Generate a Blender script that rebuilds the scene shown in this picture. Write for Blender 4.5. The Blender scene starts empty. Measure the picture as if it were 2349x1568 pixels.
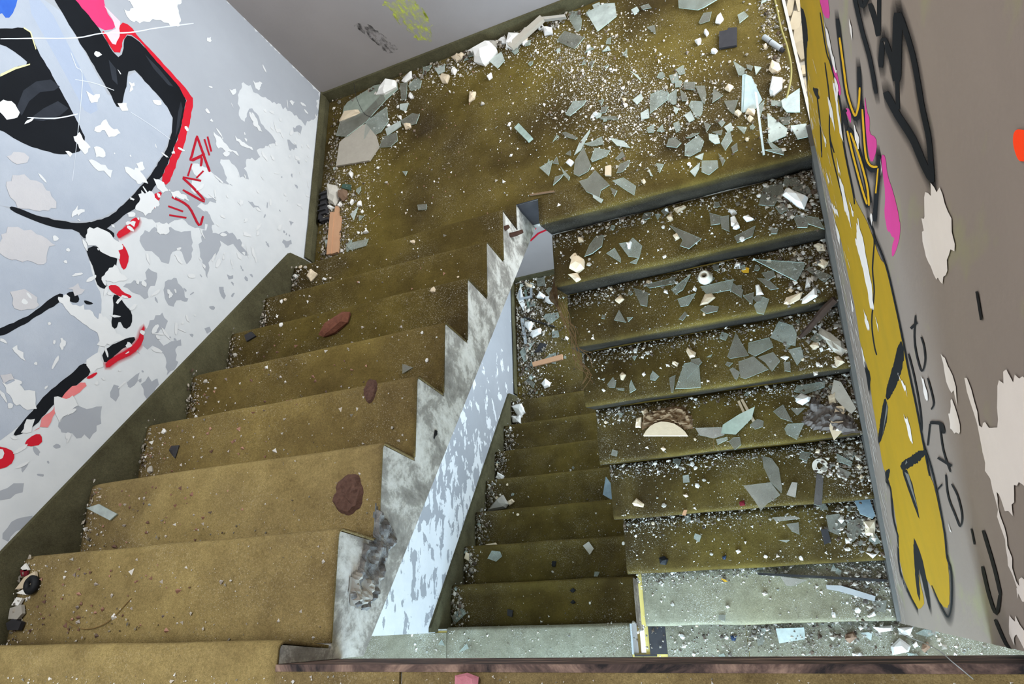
import bpy, bmesh, math, random
import numpy as np
from mathutils import Vector, Matrix, noise
from mathutils.geometry import delaunay_2d_cdt

# ------------------------------------------------------------------ camera, world, light, exposure
SC = bpy.context.scene
COL = SC.collection
cam_d = bpy.data.cameras.new('camera')
cam_d.sensor_width = 36.0
cam_d.sensor_fit = 'HORIZONTAL'
cam_d.lens = 36.0 * 1582.2323 / 2349.0
cam_d.clip_start = 0.02
cam = bpy.data.objects.new('camera', cam_d)
COL.objects.link(cam)
cam.location = (2.3296, 0.0254, 2.6062)
cam.rotation_euler = (0.3727, 0.4279, -0.0277)
SC.camera = cam

world = bpy.data.worlds.new('sky')
SC.world = world
world.use_nodes = True
wn = world.node_tree.nodes
wn['Background'].inputs[0].default_value = (0.80, 0.90, 1.0, 1)
wn['Background'].inputs[1].default_value = 1.5

def area(name, loc, rot, sx, sy, power, col):
    l = bpy.data.lights.new(name, 'AREA')
    l.shape = 'RECTANGLE'; l.size = sx; l.size_y = sy; l.energy = power; l.color = col
    o = bpy.data.objects.new(name, l); COL.objects.link(o)
    o.location = loc; o.rotation_euler = rot
    return o
R90 = math.pi / 2
# daylight through the tall stair window (right of the half landing) and from the open halls behind the stair
area('daylight_stair_window', (3.9, 2.43, 1.6), (0, R90, 0), 2.6, 1.3, 185, (0.92, 0.97, 1.0))
area('daylight_lower_window', (3.9, 2.43, -1.2), (0, R90, 0), 2.2, 1.3, 330, (0.76, 0.89, 1.0))
area('daylight_upper_hall', (0.4, -3.3, 2.7), (R90 * 0.93, 0, 0), 4.0, 2.0, 55, (1.0, 0.98, 0.95))
# added light above the stair well, source unknown; brightens treads over risers
area('added_top_light', (1.1, 0.9, 4.3), (0, 0, 0), 1.3, 1.3, 70, (1.0, 1.0, 0.98))
area('daylight_lower_hall', (1.3, -2.6, 0.0), (R90 * 0.9, 0, 0), 4.0, 1.7, 480, (0.56, 0.79, 1.0))

SC.view_settings.view_transform = 'Standard'
SC.view_settings.look = 'None'
SC.view_settings.exposure = -0.22
SC.view_settings.gamma = 1.0
SC.view_settings.use_curve_mapping = False
try:
    SC.cycles.use_denoising = True
    SC.cycles.max_bounces = 10
    SC.cycles.transparent_max_bounces = 16
    SC.cycles.sample_clamp_indirect = 6
except Exception:
    pass

# ------------------------------------------------------------------ measures
H, D = 0.17, 0.252            # riser, going
WL = 1.214                    # free edge of the left flights
XR0, XR = 1.328, 2.534        # right flight from / to (right wall)
YB = 2.979                    # back wall
YN = 1.745                    # landing nosing of the right flight
YNOTCH = 1.884                # end of the stair well in the landing
YWIN = 1.87                   # right wall ends here, the window begins
SL, SR = 0.015, 0.030         # undercut of the risers
rng = random.Random(7)

def surf_z(s):
    if s == 'L': return 0.0
    if s == 'LL': return -16 * H
    if s == 'F': return -8 * H
    n = int(s[1:])
    return {'R': -n * H, 'M': -(8 + n) * H, 'S': (8 - n) * H}[s[0]]
SURF_NAME = {'L': 'the half landing', 'LL': 'the lower half landing', 'F': 'the lower hall floor'}
ORD = ['', 'first', 'second', 'third', 'fourth', 'fifth', 'sixth', 'seventh']
for _i in range(1, 8):
    SURF_NAME['R%d' % _i] = 'the %s right tread' % ORD[_i]
    SURF_NAME['S%d' % _i] = 'the %s upper-left tread' % ORD[_i]
    SURF_NAME['M%d' % _i] = 'the %s lower-left tread' % ORD[_i]

# ------------------------------------------------------------------ materials
def lin(c):
    return tuple(((v / 255) / 12.92 if v / 255 <= 0.04045 else ((v / 255 + 0.055) / 1.055) ** 2.4) for v in c)
def rgba(c): return lin(c) + (1.0,)

class NT:
    def __init__(s, name):
        s.m = bpy.data.materials.new(name); s.m.use_nodes = True
        s.n = s.m.node_tree.nodes; s.l = s.m.node_tree.links
        s.b = s.n['Principled BSDF']
        s.geo = s.n.new('ShaderNodeNewGeometry')
    def pos(s, scale=(1, 1, 1)):
        mp = s.n.new('ShaderNodeMapping'); mp.inputs['Scale'].default_value = scale
        s.l.new(s.geo.outputs['Position'], mp.inputs['Vector']); return mp.outputs[0]
    def noise(s, scale, detail=4, rough=0.55, vec=None, dist=0.0):
        t = s.n.new('ShaderNodeTexNoise'); t.inputs['Scale'].default_value = scale
        t.inputs['Detail'].default_value = detail; t.inputs['Roughness'].default_value = rough
        t.inputs['Distortion'].default_value = dist
        s.l.new(vec if vec is not None else s.geo.outputs['Position'], t.inputs['Vector']); return t.outputs[0]
    def ramp(s, fac, stops, interp='LINEAR'):
        r = s.n.new('ShaderNodeValToRGB'); r.color_ramp.interpolation = interp
        e = r.color_ramp.elements
        while len(e) < len(stops): e.new(0.5)
        for k, (p, c) in enumerate(stops):
            e[k].position = p; e[k].color = c if len(c) == 4 else tuple(c) + (1,)
        s.l.new(fac, r.inputs[0]); return r.outputs[0]
    def mix(s, fac, a, b, mode='MIX'):
        m = s.n.new('ShaderNodeMix'); m.data_type = 'RGBA'; m.blend_type = mode
        for k, v in ((0, fac), (6, a), (7, b)):
            if isinstance(v, (int, float)): m.inputs[k].default_value = v
            elif isinstance(v, tuple): m.inputs[k].default_value = v
            else: s.l.new(v, m.inputs[k])
        return m.outputs[2]
    def math(s, op, a, b=0.0):
        m = s.n.new('ShaderNodeMath'); m.operation = op
        for k, v in ((0, a), (1, b)):
            if isinstance(v, (int, float)): m.inputs[k].default_value = v
            else: s.l.new(v, m.inputs[k])
        return m.outputs[0]
    def xyz(s):
        x = s.n.new('ShaderNodeSeparateXYZ'); s.l.new(s.geo.outputs['Position'], x.inputs[0]); return x.outputs
    def bump(s, h, strength=0.3, dist=0.01):
        b = s.n.new('ShaderNodeBump'); b.inputs['Strength'].default_value = strength; b.inputs['Distance'].default_value = dist
        s.l.new(h, b.inputs['Height']); s.l.new(b.outputs[0], s.b.inputs['Normal'])
    def done(s, col, rough=0.9, spec=0.2, metal=0.0):
        if isinstance(col, tuple): s.b.inputs['Base Color'].default_value = col
        else: s.l.new(col, s.b.inputs['Base Color'])
        s.b.inputs['Roughness'].default_value = rough
        s.b.inputs['Specular IOR Level'].default_value = spec
        s.b.inputs['Metallic'].default_value = metal
        return s.m
W = (1, 1, 1, 1); K = (0, 0, 0, 1)
MAT = {}
def carpet(name, olive, brown, dust, dust_amt, worn=(130, 114, 56)):
    t = NT(name)
    big = t.noise(2.3, 5, 0.6, dist=0.6)
    mid = t.noise(11, 5, 0.65)
    fine = t.noise(420, 2, 0.6)
    grain = t.noise(130, 3, 0.7)
    c = t.mix(t.ramp(big, [(0.36, K), (0.62, W)]), rgba(brown), rgba(olive))
    at = t.n.new('ShaderNodeAttribute'); at.attribute_name = 'wear'
    c = t.mix(t.math('MULTIPLY', at.outputs['Fac'], 0.85), c, rgba(worn))
    c = t.mix(1.0, c, t.ramp(mid, [(0.3, (.70, .68, .66)), (0.65, (1.0, 1.0, 1.0))]), 'MULTIPLY')
    c = t.mix(1.0, c, t.ramp(fine, [(0.3, (.62, .62, .62)), (0.7, (1.0, 1.0, 1.0))]), 'MULTIPLY')
    c = t.mix(1.0, c, t.ramp(grain, [(0.32, (.76, .76, .76)), (0.66, (1.06, 1.06, 1.06))]), 'MULTIPLY')
    sp = t.noise(260, 2, 0.5)
    dm = t.ramp(t.noise(3.1, 4, 0.6), [(0.45, K), (0.75, W)])
    d = t.math('MULTIPLY', t.ramp(sp, [(0.60, K), (0.66, W)]), dm)
    d = t.math('MULTIPLY', d, dust_amt)
    c = t.mix(d, c, rgba(dust))
    t.bump(fine, 0.55, 0.004)
    return t.done(c, 1.0, 0.05)
MAT['carpet'] = carpet('olive_carpet', (96, 82, 46), (62, 50, 34), (205, 200, 190), 0.5)
MAT['carpet_dusty'] = carpet('dusty_olive_carpet', (158, 156, 136), (134, 128, 108), (226, 226, 222), 1.0, (176, 172, 140))
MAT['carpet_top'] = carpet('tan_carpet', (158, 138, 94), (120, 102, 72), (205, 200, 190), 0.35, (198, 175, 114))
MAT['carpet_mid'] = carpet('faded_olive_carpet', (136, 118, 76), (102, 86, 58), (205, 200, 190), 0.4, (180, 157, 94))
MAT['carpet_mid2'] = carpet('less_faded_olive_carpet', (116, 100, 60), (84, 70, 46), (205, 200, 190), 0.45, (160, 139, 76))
MAT['carpet_riser'] = carpet('dark_grey_riser_carpet', (66, 61, 52), (44, 40, 35), (150, 148, 142), 0.3)  # riser faces: darker and greyer than the treads
MAT['carpet_edge'] = carpet('carpet_skirting', (110, 106, 80), (88, 84, 64), (170, 165, 150), 0.1)

def plaster(name, a, b, sc=7, bump=0.15, rough=0.75):
    t = NT(name)
    c = t.mix(t.noise(sc, 5, 0.6), rgba(a), rgba(b))
    t.bump(t.noise(60, 4, 0.6), bump, 0.004)
    return t.done(c, rough, 0.25)
MAT['taupe'] = plaster('taupe_wall_paint', (156, 149, 147), (134, 128, 126), 2.2)
def right_wall_mat():
    t = NT('taupe_sprayed_wall_paint')
    c = t.mix(t.noise(1.6, 5, 0.6), rgba((146, 131, 120)), rgba((122, 109, 101)))
    p = t.pos((1, 3.0, 1.2))
    g = t.ramp(t.noise(2.6, 4, 0.55, p), [(0.60, K), (0.78, W)])
    z = t.xyz()[2]
    c = t.mix(t.math('MULTIPLY', g, 0.35), c, rgba((150, 160, 70)))
    t.bump(t.noise(70, 4, 0.6), 0.12, 0.004)
    return t.done(c, 0.7, 0.3)
MAT['wall_right'] = right_wall_mat()
def left_wall_mat():
    t = NT('peeling_white_plaster')
    white = t.mix(t.noise(9, 5, 0.6), rgba((214, 215, 216)), rgba((192, 195, 198)))
    grey = t.mix(t.noise(4, 4, 0.6), rgba((156, 158, 162)), rgba((138, 140, 144)))
    z = t.xyz()[2]; y = t.xyz()[1]
    n = t.noise(6.5, 7, 0.60, t.pos((1, 1.0, 2.0)), 0.35)
    # lower storey: more of the grey paint is left towards the half landing
    lvl = t.math('ADD', t.math('MULTIPLY', y, 0.10), 0.415)
    m = t.math('LESS_THAN', n, lvl)
    low = t.math('LESS_THAN', z, -0.45)
    c = t.mix(t.math('MULTIPLY', m, low), white, grey)
    t.bump(t.noise(45, 5, 0.6), 0.12, 0.004)
    return t.done(c, 0.75, 0.25)
MAT['wall_left'] = left_wall_mat()
def stringer_mat():
    t = NT('stained_plaster_stringer')
    n = t.noise(8, 8, 0.72, None, 0.25)
    c = t.ramp(n, [(0.38, rgba((128, 125, 120))), (0.49, rgba((160, 157, 151))), (0.54, rgba((196, 194, 188))), (0.62, rgba((218, 217, 212)))])
    t.bump(t.noise(50, 5, 0.65), 0.25, 0.004)
    return t.done(c, 0.8, 0.2)
MAT['stringer'] = stringer_mat()
MAT['yellow_plaster'] = plaster('yellowed_plaster', (206, 186, 110), (176, 158, 92), 9)
def concrete_mat():
    t = NT('broken_concrete')
    n = t.noise(24, 6, 0.7)
    c = t.ramp(n, [(0.3, rgba((70, 70, 72))), (0.55, rgba((128, 126, 124))), (0.75, rgba((176, 170, 160)))])
    t.bump(t.noise(90, 5, 0.7), 0.6, 0.01)
    return t.done(c, 0.95, 0.1)
MAT['concrete'] = concrete_mat()
def fascia_mat():
    t = NT('sooty_edge_board')
    n = t.noise(5, 6, 0.7, t.pos((1.0, 1, 6)), 1.2)
    c = t.ramp(n, [(0.40, rgba((34, 30, 32))), (0.52, rgba((92, 74, 68))), (0.66, rgba((150, 124, 110)))])
    return t.done(c, 0.8, 0.2)
MAT['fascia'] = fascia_mat()

def paint(name, a, b, sc=6, rough=0.8, fade=False):
    t = NT(name)
    c = t.mix(t.noise(sc, 5, 0.6), rgba(a), rgba(b))
    t.bump(t.noise(26, 7, 0.7), 0.35 if 'silver' in name or 'coat' in name else 0.12, 0.006)
    if fade:
        at = t.n.new('ShaderNodeAttribute'); at.attribute_name = 'cover'
        n = t.noise(500, 2, 0.5)
        t.l.new(t.math('MULTIPLY', at.outputs['Fac'], t.math('ADD', t.math('MULTIPLY', n, 0.9), 0.4)), t.b.inputs['Alpha'])
    return t.done(c, rough, 0.15)
PAINT = {
    'grey': paint('grey_wall_paint', (170, 173, 179), (150, 153, 160), 2.5),
    'silver': paint('silver_spray', (150, 158, 172), (182, 187, 196), 5),
    'palesilver': paint('pale_silver_spray', (166, 176, 194), (150, 160, 180), 5),
    'blue': paint('blue_spray', (34, 66, 160), (70, 120, 206), 8),
    'pink': paint('pink_spray', (228, 62, 118), (210, 48, 92), 6),
    'paleb': paint('pale_pink_spray', (236, 208, 214), (226, 170, 180), 6),
    'black': paint('black_spray', (9, 11, 14), (24, 27, 33), 5),
    'ink': paint('black_marker', (16, 15, 17), (28, 26, 28), 9),
    'red': paint('red_spray', (206, 30, 48), (176, 24, 40), 8),
    'redfade': paint('faded_red_spray', (224, 92, 92), (214, 150, 150), 8),
    'tagred': paint('dark_red_spray', (178, 24, 44), (158, 20, 38), 8),
    'rim': paint('pale_yellow_line', (232, 226, 170), (214, 206, 150), 8),
    'chalk': paint('chalk_scratch', (226, 230, 236), (190, 196, 206), 14),
    'bare': paint('bare_white_plaster', (220, 220, 220), (202, 203, 204), 9, 0.85),
    'flake': paint('off_white_undercoat', (198, 194, 194), (180, 179, 184), 9, 0.85),
    'yellow': paint('yellow_spray', (178, 136, 20), (146, 120, 30), 7),
    'orange': paint('orange_spray', (255, 74, 26), (246, 60, 20), 7),
    'greyin': paint('grey_letter_shade', (120, 116, 110), (90, 88, 86), 9),
    'grey2': paint('grey_letter_mark', (120, 116, 110), (90, 88, 86), 9),
    'pink2': paint('magenta_spray', (206, 66, 140), (186, 56, 122), 8),
    'darkshade': paint('grey_highlight_spray', (52, 56, 64), (30, 33, 39), 16),
    'fade_red': paint('red_overspray', (206, 30, 48), (190, 60, 76), 8, 0.8, True),
    'fade_black': paint('black_overspray', (16, 17, 20), (30, 30, 34), 8, 0.8, True),
    'fade_pink': paint('pink_overspray', (228, 62, 118), (220, 80, 120), 8, 0.8, True),
    'yellowline': paint('yellow_spray_line', (214, 164, 22), (190, 140, 26), 7),
    'bare2': paint('bare_warm_plaster', (226, 214, 206), (208, 196, 188), 9, 0.85),
}
def glass_mat(name, col, alpha, rough=0.25, dusty=0.25):
    t = NT(name)
    n = t.noise(17, 4, 0.6)
    c = t.mix(n, rgba(col), rgba(tuple(min(255, int(v * 1.14) + 6) for v in col)))
    al = t.ramp(n, [(0.3, (alpha - dusty / 3,) * 3), (0.7, (min(1, alpha + dusty * 0.6),) * 3)])
    t.l.new(al, t.b.inputs['Alpha'])
    return t.done(c, rough, 0.6)
MAT.update({
    'glass': glass_mat('dusty_window_glass', (146, 154, 146), 0.36),
    'glass2': glass_mat('milky_window_glass', (182, 190, 184), 0.50),
    'glass3': glass_mat('grey_dirty_glass', (112, 112, 102), 0.52),
    'glassdusty': glass_mat('dust_covered_glass', (138, 146, 134), 0.80),
    'glasswhite': glass_mat('frosted_white_glass', (178, 188, 186), 0.62),
    'glassgreen': glass_mat('green_glass', (118, 136, 122), 0.72),
    'glassblue': glass_mat('blue_grey_glass', (136, 158, 172), 0.70),
    'glassthick': glass_mat('thick_clear_glass', (158, 176, 166), 0.55),
    'smoked': glass_mat('smoked_glass', (58, 58, 58), 0.85),
    'glass_edge': glass_mat('glass_cut_edge', (178, 200, 190), 0.75, 0.2, 0.1),
})
def speck(name, a, b, sc=30, rough=0.9, bump=0.4, metal=0.0):
    t = NT(name)
    info = t.n.new('ShaderNodeObjectInfo')
    n = t.noise(sc, 5, 0.65)
    c = t.mix(n, rgba(a), rgba(b))
    v = t.math('ADD', t.math('MULTIPLY', info.outputs['Random'], 0.25), 0.80)
    mv = t.n.new('ShaderNodeCombineColor')
    for k in range(3): t.l.new(v, mv.inputs[k])
    c = t.mix(1.0, c, mv.outputs[0], 'MULTIPLY')
    t.bump(n, bump, 0.004)
    return t.done(c, rough, 0.2, metal)
MAT.update({
    'white': speck('white_plaster_lump', (240, 238, 234), (218, 214, 208)),
    'cream': speck('cream_plaster_lump', (226, 208, 180), (204, 186, 160)),
    'creamdusty': speck('dusty_beige_board', (188, 180, 166), (166, 158, 146)),
    'greycream': speck('grey_plaster_lump', (190, 184, 174), (166, 160, 150)),
    'brown': speck('brown_porous_lump', (150, 122, 100), (104, 82, 66), 60, 1.0, 0.8),
    'rust': speck('rust_brown_rock', (132, 84, 66), (70, 42, 32), 70, 1.0, 0.9),
    'wood': speck('orange_pine', (198, 156, 122), (176, 132, 100), 12, 0.7, 0.1),
    'woodgrey': speck('grey_brown_wood', (132, 108, 84), (98, 78, 60), 14, 0.8, 0.3),
    'darkwood': speck('dark_branch', (74, 56, 46), (44, 34, 28), 30, 0.9, 0.5),
    'green': speck('dark_green_glaze', (66, 92, 80), (54, 78, 68), 12, 0.3, 0.05),
    'slate': speck('dark_slate', (64, 62, 64), (40, 40, 44), 16, 0.6, 0.2),
    'black': speck('black_rubber', (22, 23, 26), (34, 35, 38), 30, 0.6, 0.2),
    'navy': speck('blue_black_chip', (40, 58, 88), (28, 40, 62), 20, 0.5, 0.2),
    'darkred': speck('dark_red_scrap', (122, 26, 38), (88, 20, 30), 20, 0.8, 0.3),
    'yellow': speck('yellow_leaf', (214, 170, 44), (184, 140, 34), 20, 0.7, 0.2),
    'paper': speck('brown_crumpled_paper', (142, 116, 88), (104, 84, 62), 14, 0.9, 0.4),
    'rag': speck('grey_rag', (120, 110, 104), (84, 78, 74), 16, 1.0, 0.5),
    'alu': speck('dull_aluminium', (186, 190, 192), (150, 154, 156), 14, 0.45, 0.1, 0.4),
    'chrome': speck('bright_metal_and_lit_edge', (206, 212, 216), (176, 184, 190), 8, 0.3, 0.05, 0.6),
    'darkmetal': speck('dark_rusty_metal', (62, 62, 62), (38, 36, 36), 18, 0.6, 0.3, 0.3),
    'rustmetal': speck('rusty_iron', (84, 56, 44), (48, 34, 28), 40, 0.9, 0.5),
    'cable': speck('olive_cable', (152, 142, 86), (120, 112, 66), 10, 0.5, 0.05),
    'porcelain': speck('porcelain', (232, 226, 212), (214, 206, 192), 10, 0.35, 0.05),
    'crust': speck('red_brown_crust', (118, 88, 76), (60, 43, 38), 90, 1.0, 1.0),
    'fibre': speck('brown_fibre', (112, 84, 52), (78, 58, 38), 30, 1.0, 0.3),
    'straw': speck('straw', (150, 122, 76), (118, 92, 56), 10, 0.9, 0.2),
})
def island(name, stops, rough=0.9):
    t = NT(name)
    c = t.ramp(t.geo.outputs['Random Per Island'], [(p, rgba(v)) for p, v in stops], 'LINEAR')
    return t.done(c, rough, 0.3)
MAT['crumbs'] = island('pale_rubble_crumbs', [(0.0, (244, 242, 238)), (0.45, (226, 220, 212)), (0.65, (200, 186, 170)), (0.82, (150, 152, 146)), (1.0, (112, 92, 78))])
MAT['rubble'] = island('coarse_rubble', [(0.0, (210, 203, 194)), (0.16, (172, 162, 148)), (0.38, (130, 122, 110)), (0.66, (110, 106, 98)), (0.85, (88, 72, 58)), (1.0, (60, 52, 46))])
MAT['grit'] = island('pinkish_grit', [(0.0, (196, 150, 130)), (0.4, (146, 108, 92)), (0.7, (96, 74, 66)), (1.0, (214, 206, 198))])

# ------------------------------------------------------------------ mesh helpers
def obj(name, bm, m, parent=None, loc=None, smooth=False):
    me = bpy.data.meshes.new(name)
    if smooth:
        for f in bm.faces: f.smooth = True
    bm.to_mesh(me); bm.free()
    for mm in (m if isinstance(m, (list, tuple)) else [m]):
        me.materials.append(mm)
    o = bpy.data.objects.new(name, me); COL.objects.link(o)
    if loc is not None: o.location = loc
    if parent is not None: o.parent = parent
    return o
def tag(o, label, cat, group=None):
    o['label'] = label; o['category'] = cat
    if group: o['group'] = group
    return o
def struct(o, label=None, cat=None):
    o['kind'] = 'structure'
    if label: o['label'] = label
    if cat: o['category'] = cat
    return o
def empty(name, loc=(0, 0, 0)):
    o = bpy.data.objects.new(name, None); COL.objects.link(o); o.location = loc; return o
def box(bm, x0, x1, y0, y1, z0, z1):
    v = [bm.verts.new(p) for p in ((x0, y0, z0), (x1, y0, z0), (x1, y1, z0), (x0, y1, z0), (x0, y0, z1), (x1, y0, z1), (x1, y1, z1), (x0, y1, z1))]
    for f in ((3, 2, 1, 0), (4, 5, 6, 7), (0, 1, 5, 4), (1, 2, 6, 5), (2, 3, 7, 6), (3, 0, 4, 7)):
        bm.faces.new([v[i] for i in f])
def boxes(*bs):
    bm = bmesh.new()
    for b in bs: box(bm, *b)
    return bm
def extrude_x(poly, x0, x1, bm=None):
    """closed (y,z) polygon extruded along x"""
    bm = bm or bmesh.new()
    a = [bm.verts.new((x0, y, z)) for y, z in poly]; b = [bm.verts.new((x1, y, z)) for y, z in poly]
    n = len(poly)
    bm.faces.new(a[::-1]); bm.faces.new(b)
    for i in range(n):
        bm.faces.new((a[i], a[(i + 1) % n], b[(i + 1) % n], b[i]))
    bmesh.ops.recalc_face_normals(bm, faces=bm.faces)
    return bm
def sheet_profile(prof, x0, x1, nx, th, amp=0.002, seed=0.0, lane=None):
    """a carpet laid over an open (y,z) profile: two skins, th apart, with soft waves"""
    bm = bmesh.new()
    n = len(prof); P = np.array(prof)
    T = np.gradient(P, axis=0); N = np.stack([-T[:, 1], T[:, 0]], 1); N /= np.linalg.norm(N, axis=1)[:, None] + 1e-9
    if N[0][1] < 0: N = -N
    top, bot = [], []
    wl = bm.verts.layers.float.new('wear')
    # worn fibres: over the bend of the nosing and along the lane people walk
    zt = P[0][1]; bend = [max(0.0, 1 - abs(p[1] - (zt - 0.008)) / 0.016) if lane is not None else 0.0 for p in P]
    for k in range(nx + 1):
        x = x0 + (x1 - x0) * k / nx
        r0, r1 = [], []
        for j in range(n):
            w = amp * noise.noise(Vector((x * 4.0, P[j][0] * 6 + seed * 3.1, P[j][1] * 6 + seed)))
            y, z = P[j] + N[j] * w
            r0.append(bm.verts.new((x, y, z)))
            if lane is not None:
                u = (x - x0) / (x1 - x0); ln = math.exp(-((u - lane[0]) / lane[1]) ** 2) if P[j][1] > zt - 0.03 else 0.0
                nn = 0.6 + 0.7 * noise.noise(Vector((x * 5, P[j][0] * 9 + seed, seed)))
                r0[-1][wl] = max(0.0, min(1.0, 0.45 * bend[j] * (0.4 + 0.6 * ln) + 0.5 * ln * nn))
            y, z = P[j] - N[j] * th
            r1.append(bm.verts.new((x, y, z)))
        top.append(r0); bot.append(r1)
    for k in range(nx):
        for j in range(n - 1):
            f = bm.faces.new((top[k][j], top[k + 1][j], top[k + 1][j + 1], top[k][j + 1]))
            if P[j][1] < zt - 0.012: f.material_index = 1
            bm.faces.new((bot[k][j], bot[k][j + 1], bot[k + 1][j + 1], bot[k + 1][j]))
        bm.faces.new((top[k][0], bot[k][0], bot[k + 1][0], top[k + 1][0]))
        bm.faces.new((top[k][-1], top[k + 1][-1], bot[k + 1][-1], bot[k][-1]))
    for j in range(n - 1):
        bm.faces.new((top[0][j], top[0][j + 1], bot[0][j + 1], bot[0][j]))
        bm.faces.new((top[-1][j], bot[-1][j], bot[-1][j + 1], top[-1][j + 1]))
    bmesh.ops.recalc_face_normals(bm, faces=bm.faces)
    return bm
def step_profile(y0, y1, z, h, s, r=0.022, nt=7):
    """tread from y0 to the nosing at y1 (either direction), then down the riser"""
    sg = 1 if y1 > y0 else -1
    pts = [(y0 + (y1 - sg * r - y0) * k / nt, z) for k in range(nt + 1)]
    for k in range(1, 6):
        a = math.pi / 2 * k / 5
        pts.append((y1 - sg * r + sg * r * math.sin(a), z - r + r * math.cos(a)))
    for k in range(1, 4):
        f = k / 3
        pts.append((y1 - sg * s * f, z - r - (h - r) * f))
    return pts
def tube(bm, pts, rad, n=7, cap=True):
    pts = [Vector(p) for p in pts]; rings = []
    up = Vector((0, 0, 1))
    for i, p in enumerate(pts):
        t = (pts[min(i + 1, len(pts) - 1)] - pts[max(i - 1, 0)]).normalized()
        a = t.cross(up)
        if a.length < 1e-3: a = t.cross(Vector((1, 0, 0)))
        a.normalize(); b = t.cross(a)
        r = rad[i] if isinstance(rad, (list, tuple)) else rad
        rings.append([bm.verts.new(p + (a * math.cos(2 * math.pi * k / n) + b * math.sin(2 * math.pi * k / n)) * r) for k in range(n)])
    for i in range(len(rings) - 1):
        for k in range(n):
            bm.faces.new((rings[i][k], rings[i][(k + 1) % n], rings[i + 1][(k + 1) % n], rings[i + 1][k]))
    if cap:
        bm.faces.new(rings[0][::-1]); bm.faces.new(rings[-1])
def lathe(prof, n=28):
    bm = bmesh.new(); rings = []
    for r, z in prof:
        rings.append([bm.verts.new((r * math.cos(2 * math.pi * k / n), r * math.sin(2 * math.pi * k / n), z)) for k in range(n)])
    m = len(prof)
    for i in range(m):
        j = (i + 1) % m
        for k in range(n):
            bm.faces.new((rings[i][k], rings[i][(k + 1) % n], rings[j][(k + 1) % n], rings[j][k]))
    bmesh.ops.recalc_face_normals(bm, faces=bm.faces)
    return bm
def pp(s): return [tuple(float(v) for v in p.split(',')) for p in s.split()]
def spline(pts, n=6):
    P = [Vector(p) for p in pts]; out = []
    for i in range(len(P) - 1):
        a, b, c, d = P[max(i - 1, 0)], P[i], P[i + 1], P[min(i + 2, len(P) - 1)]
        for k in range(n):
            t = k / n
            out.append(0.5 * ((2 * b) + (c - a) * t + (2 * a - 5 * b + 4 * c - d) * t * t + (3 * b - a - 3 * c + d) * t ** 3))
    out.append(P[-1]); return out
def roughen(poly, amp, seg, seed):
    """ragged edge: points added along the outline and pushed in and out"""
    out = []; n = len(poly)
    for i in range(n):
        a, b = poly[i], poly[(i + 1) % n]
        L = math.hypot(b[0] - a[0], b[1] - a[1]); m = max(1, min(60, int(L / seg)))
        nx, ny = (-(b[1] - a[1]) / (L + 1e-9), (b[0] - a[0]) / (L + 1e-9))
        for k in range(m):
            f = k / m; x = a[0] + (b[0] - a[0]) * f; y = a[1] + (b[1] - a[1]) * f
            v = Vector((x * 38 + seed, y * 38, 0.3))
            w = noise.noise(v) * 0.9 + noise.noise(v * 2.7) * 0.6 + noise.noise(v * 6.1) * 0.4
            w = min(amp, 0.35 * L) * w if m > 1 else 0
            out.append((x + nx * w, y + ny * w))
    return out
def chaikin(p, it=1):
    for _ in range(it):
        q = []
        for i in range(len(p)):
            a, b = p[i], p[(i + 1) % len(p)]
            q += [(a[0] * .75 + b[0] * .25, a[1] * .75 + b[1] * .25), (a[0] * .25 + b[0] * .75, a[1] * .25 + b[1] * .75)]
        p = q
    return p
def decal(name, polys, x, m, parent, flip):
    """one coat of paint: the union of the outlines as a flat film on the wall"""
    vs, fs = [], []
    for p in polys:
        q = []
        for a in p:
            if not q or (abs(a[0] - q[-1][0]) + abs(a[1] - q[-1][1])) > 1e-4: q.append(a)
        if len(q) < 3: continue
        fs.append(list(range(len(vs), len(vs) + len(q)))); vs += [Vector(a) for a in q]
    V, E, F, _, _, OF = delaunay_2d_cdt(vs, [], fs, 0, 1e-5)
    bm = bmesh.new()
    B = [bm.verts.new((x, v[0], v[1])) for v in V]
    A = np.array([(v[0], v[1]) for v in V]); T = np.array(F); C = A[T].mean(axis=1)
    keep = np.zeros(len(T), bool)
    for idx in fs:
        P = np.array([(vs[i][0], vs[i][1]) for i in idx]); Q = np.roll(P, -1, axis=0)
        up = (P[None, :, 1] > C[:, None, 1]) != (Q[None, :, 1] > C[:, None, 1])
        with np.errstate(divide='ignore', invalid='ignore'):
            xx = (Q[None, :, 0] - P[None, :, 0]) * (C[:, None, 1] - P[None, :, 1]) / (Q[None, :, 1] - P[None, :, 1]) + P[None, :, 0]
        keep |= ((up & (C[:, None, 0] < xx)).sum(axis=1) % 2 == 1)
    for f, src in zip(F, keep):
        if not src: continue
        try: bm.faces.new([B[i] for i in f])
        except ValueError: pass
    for f in bm.faces:
        f.normal_update()
        if (f.normal.x > 0) == flip: f.normal_flip()
    return obj(name, bm, m, parent)

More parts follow.
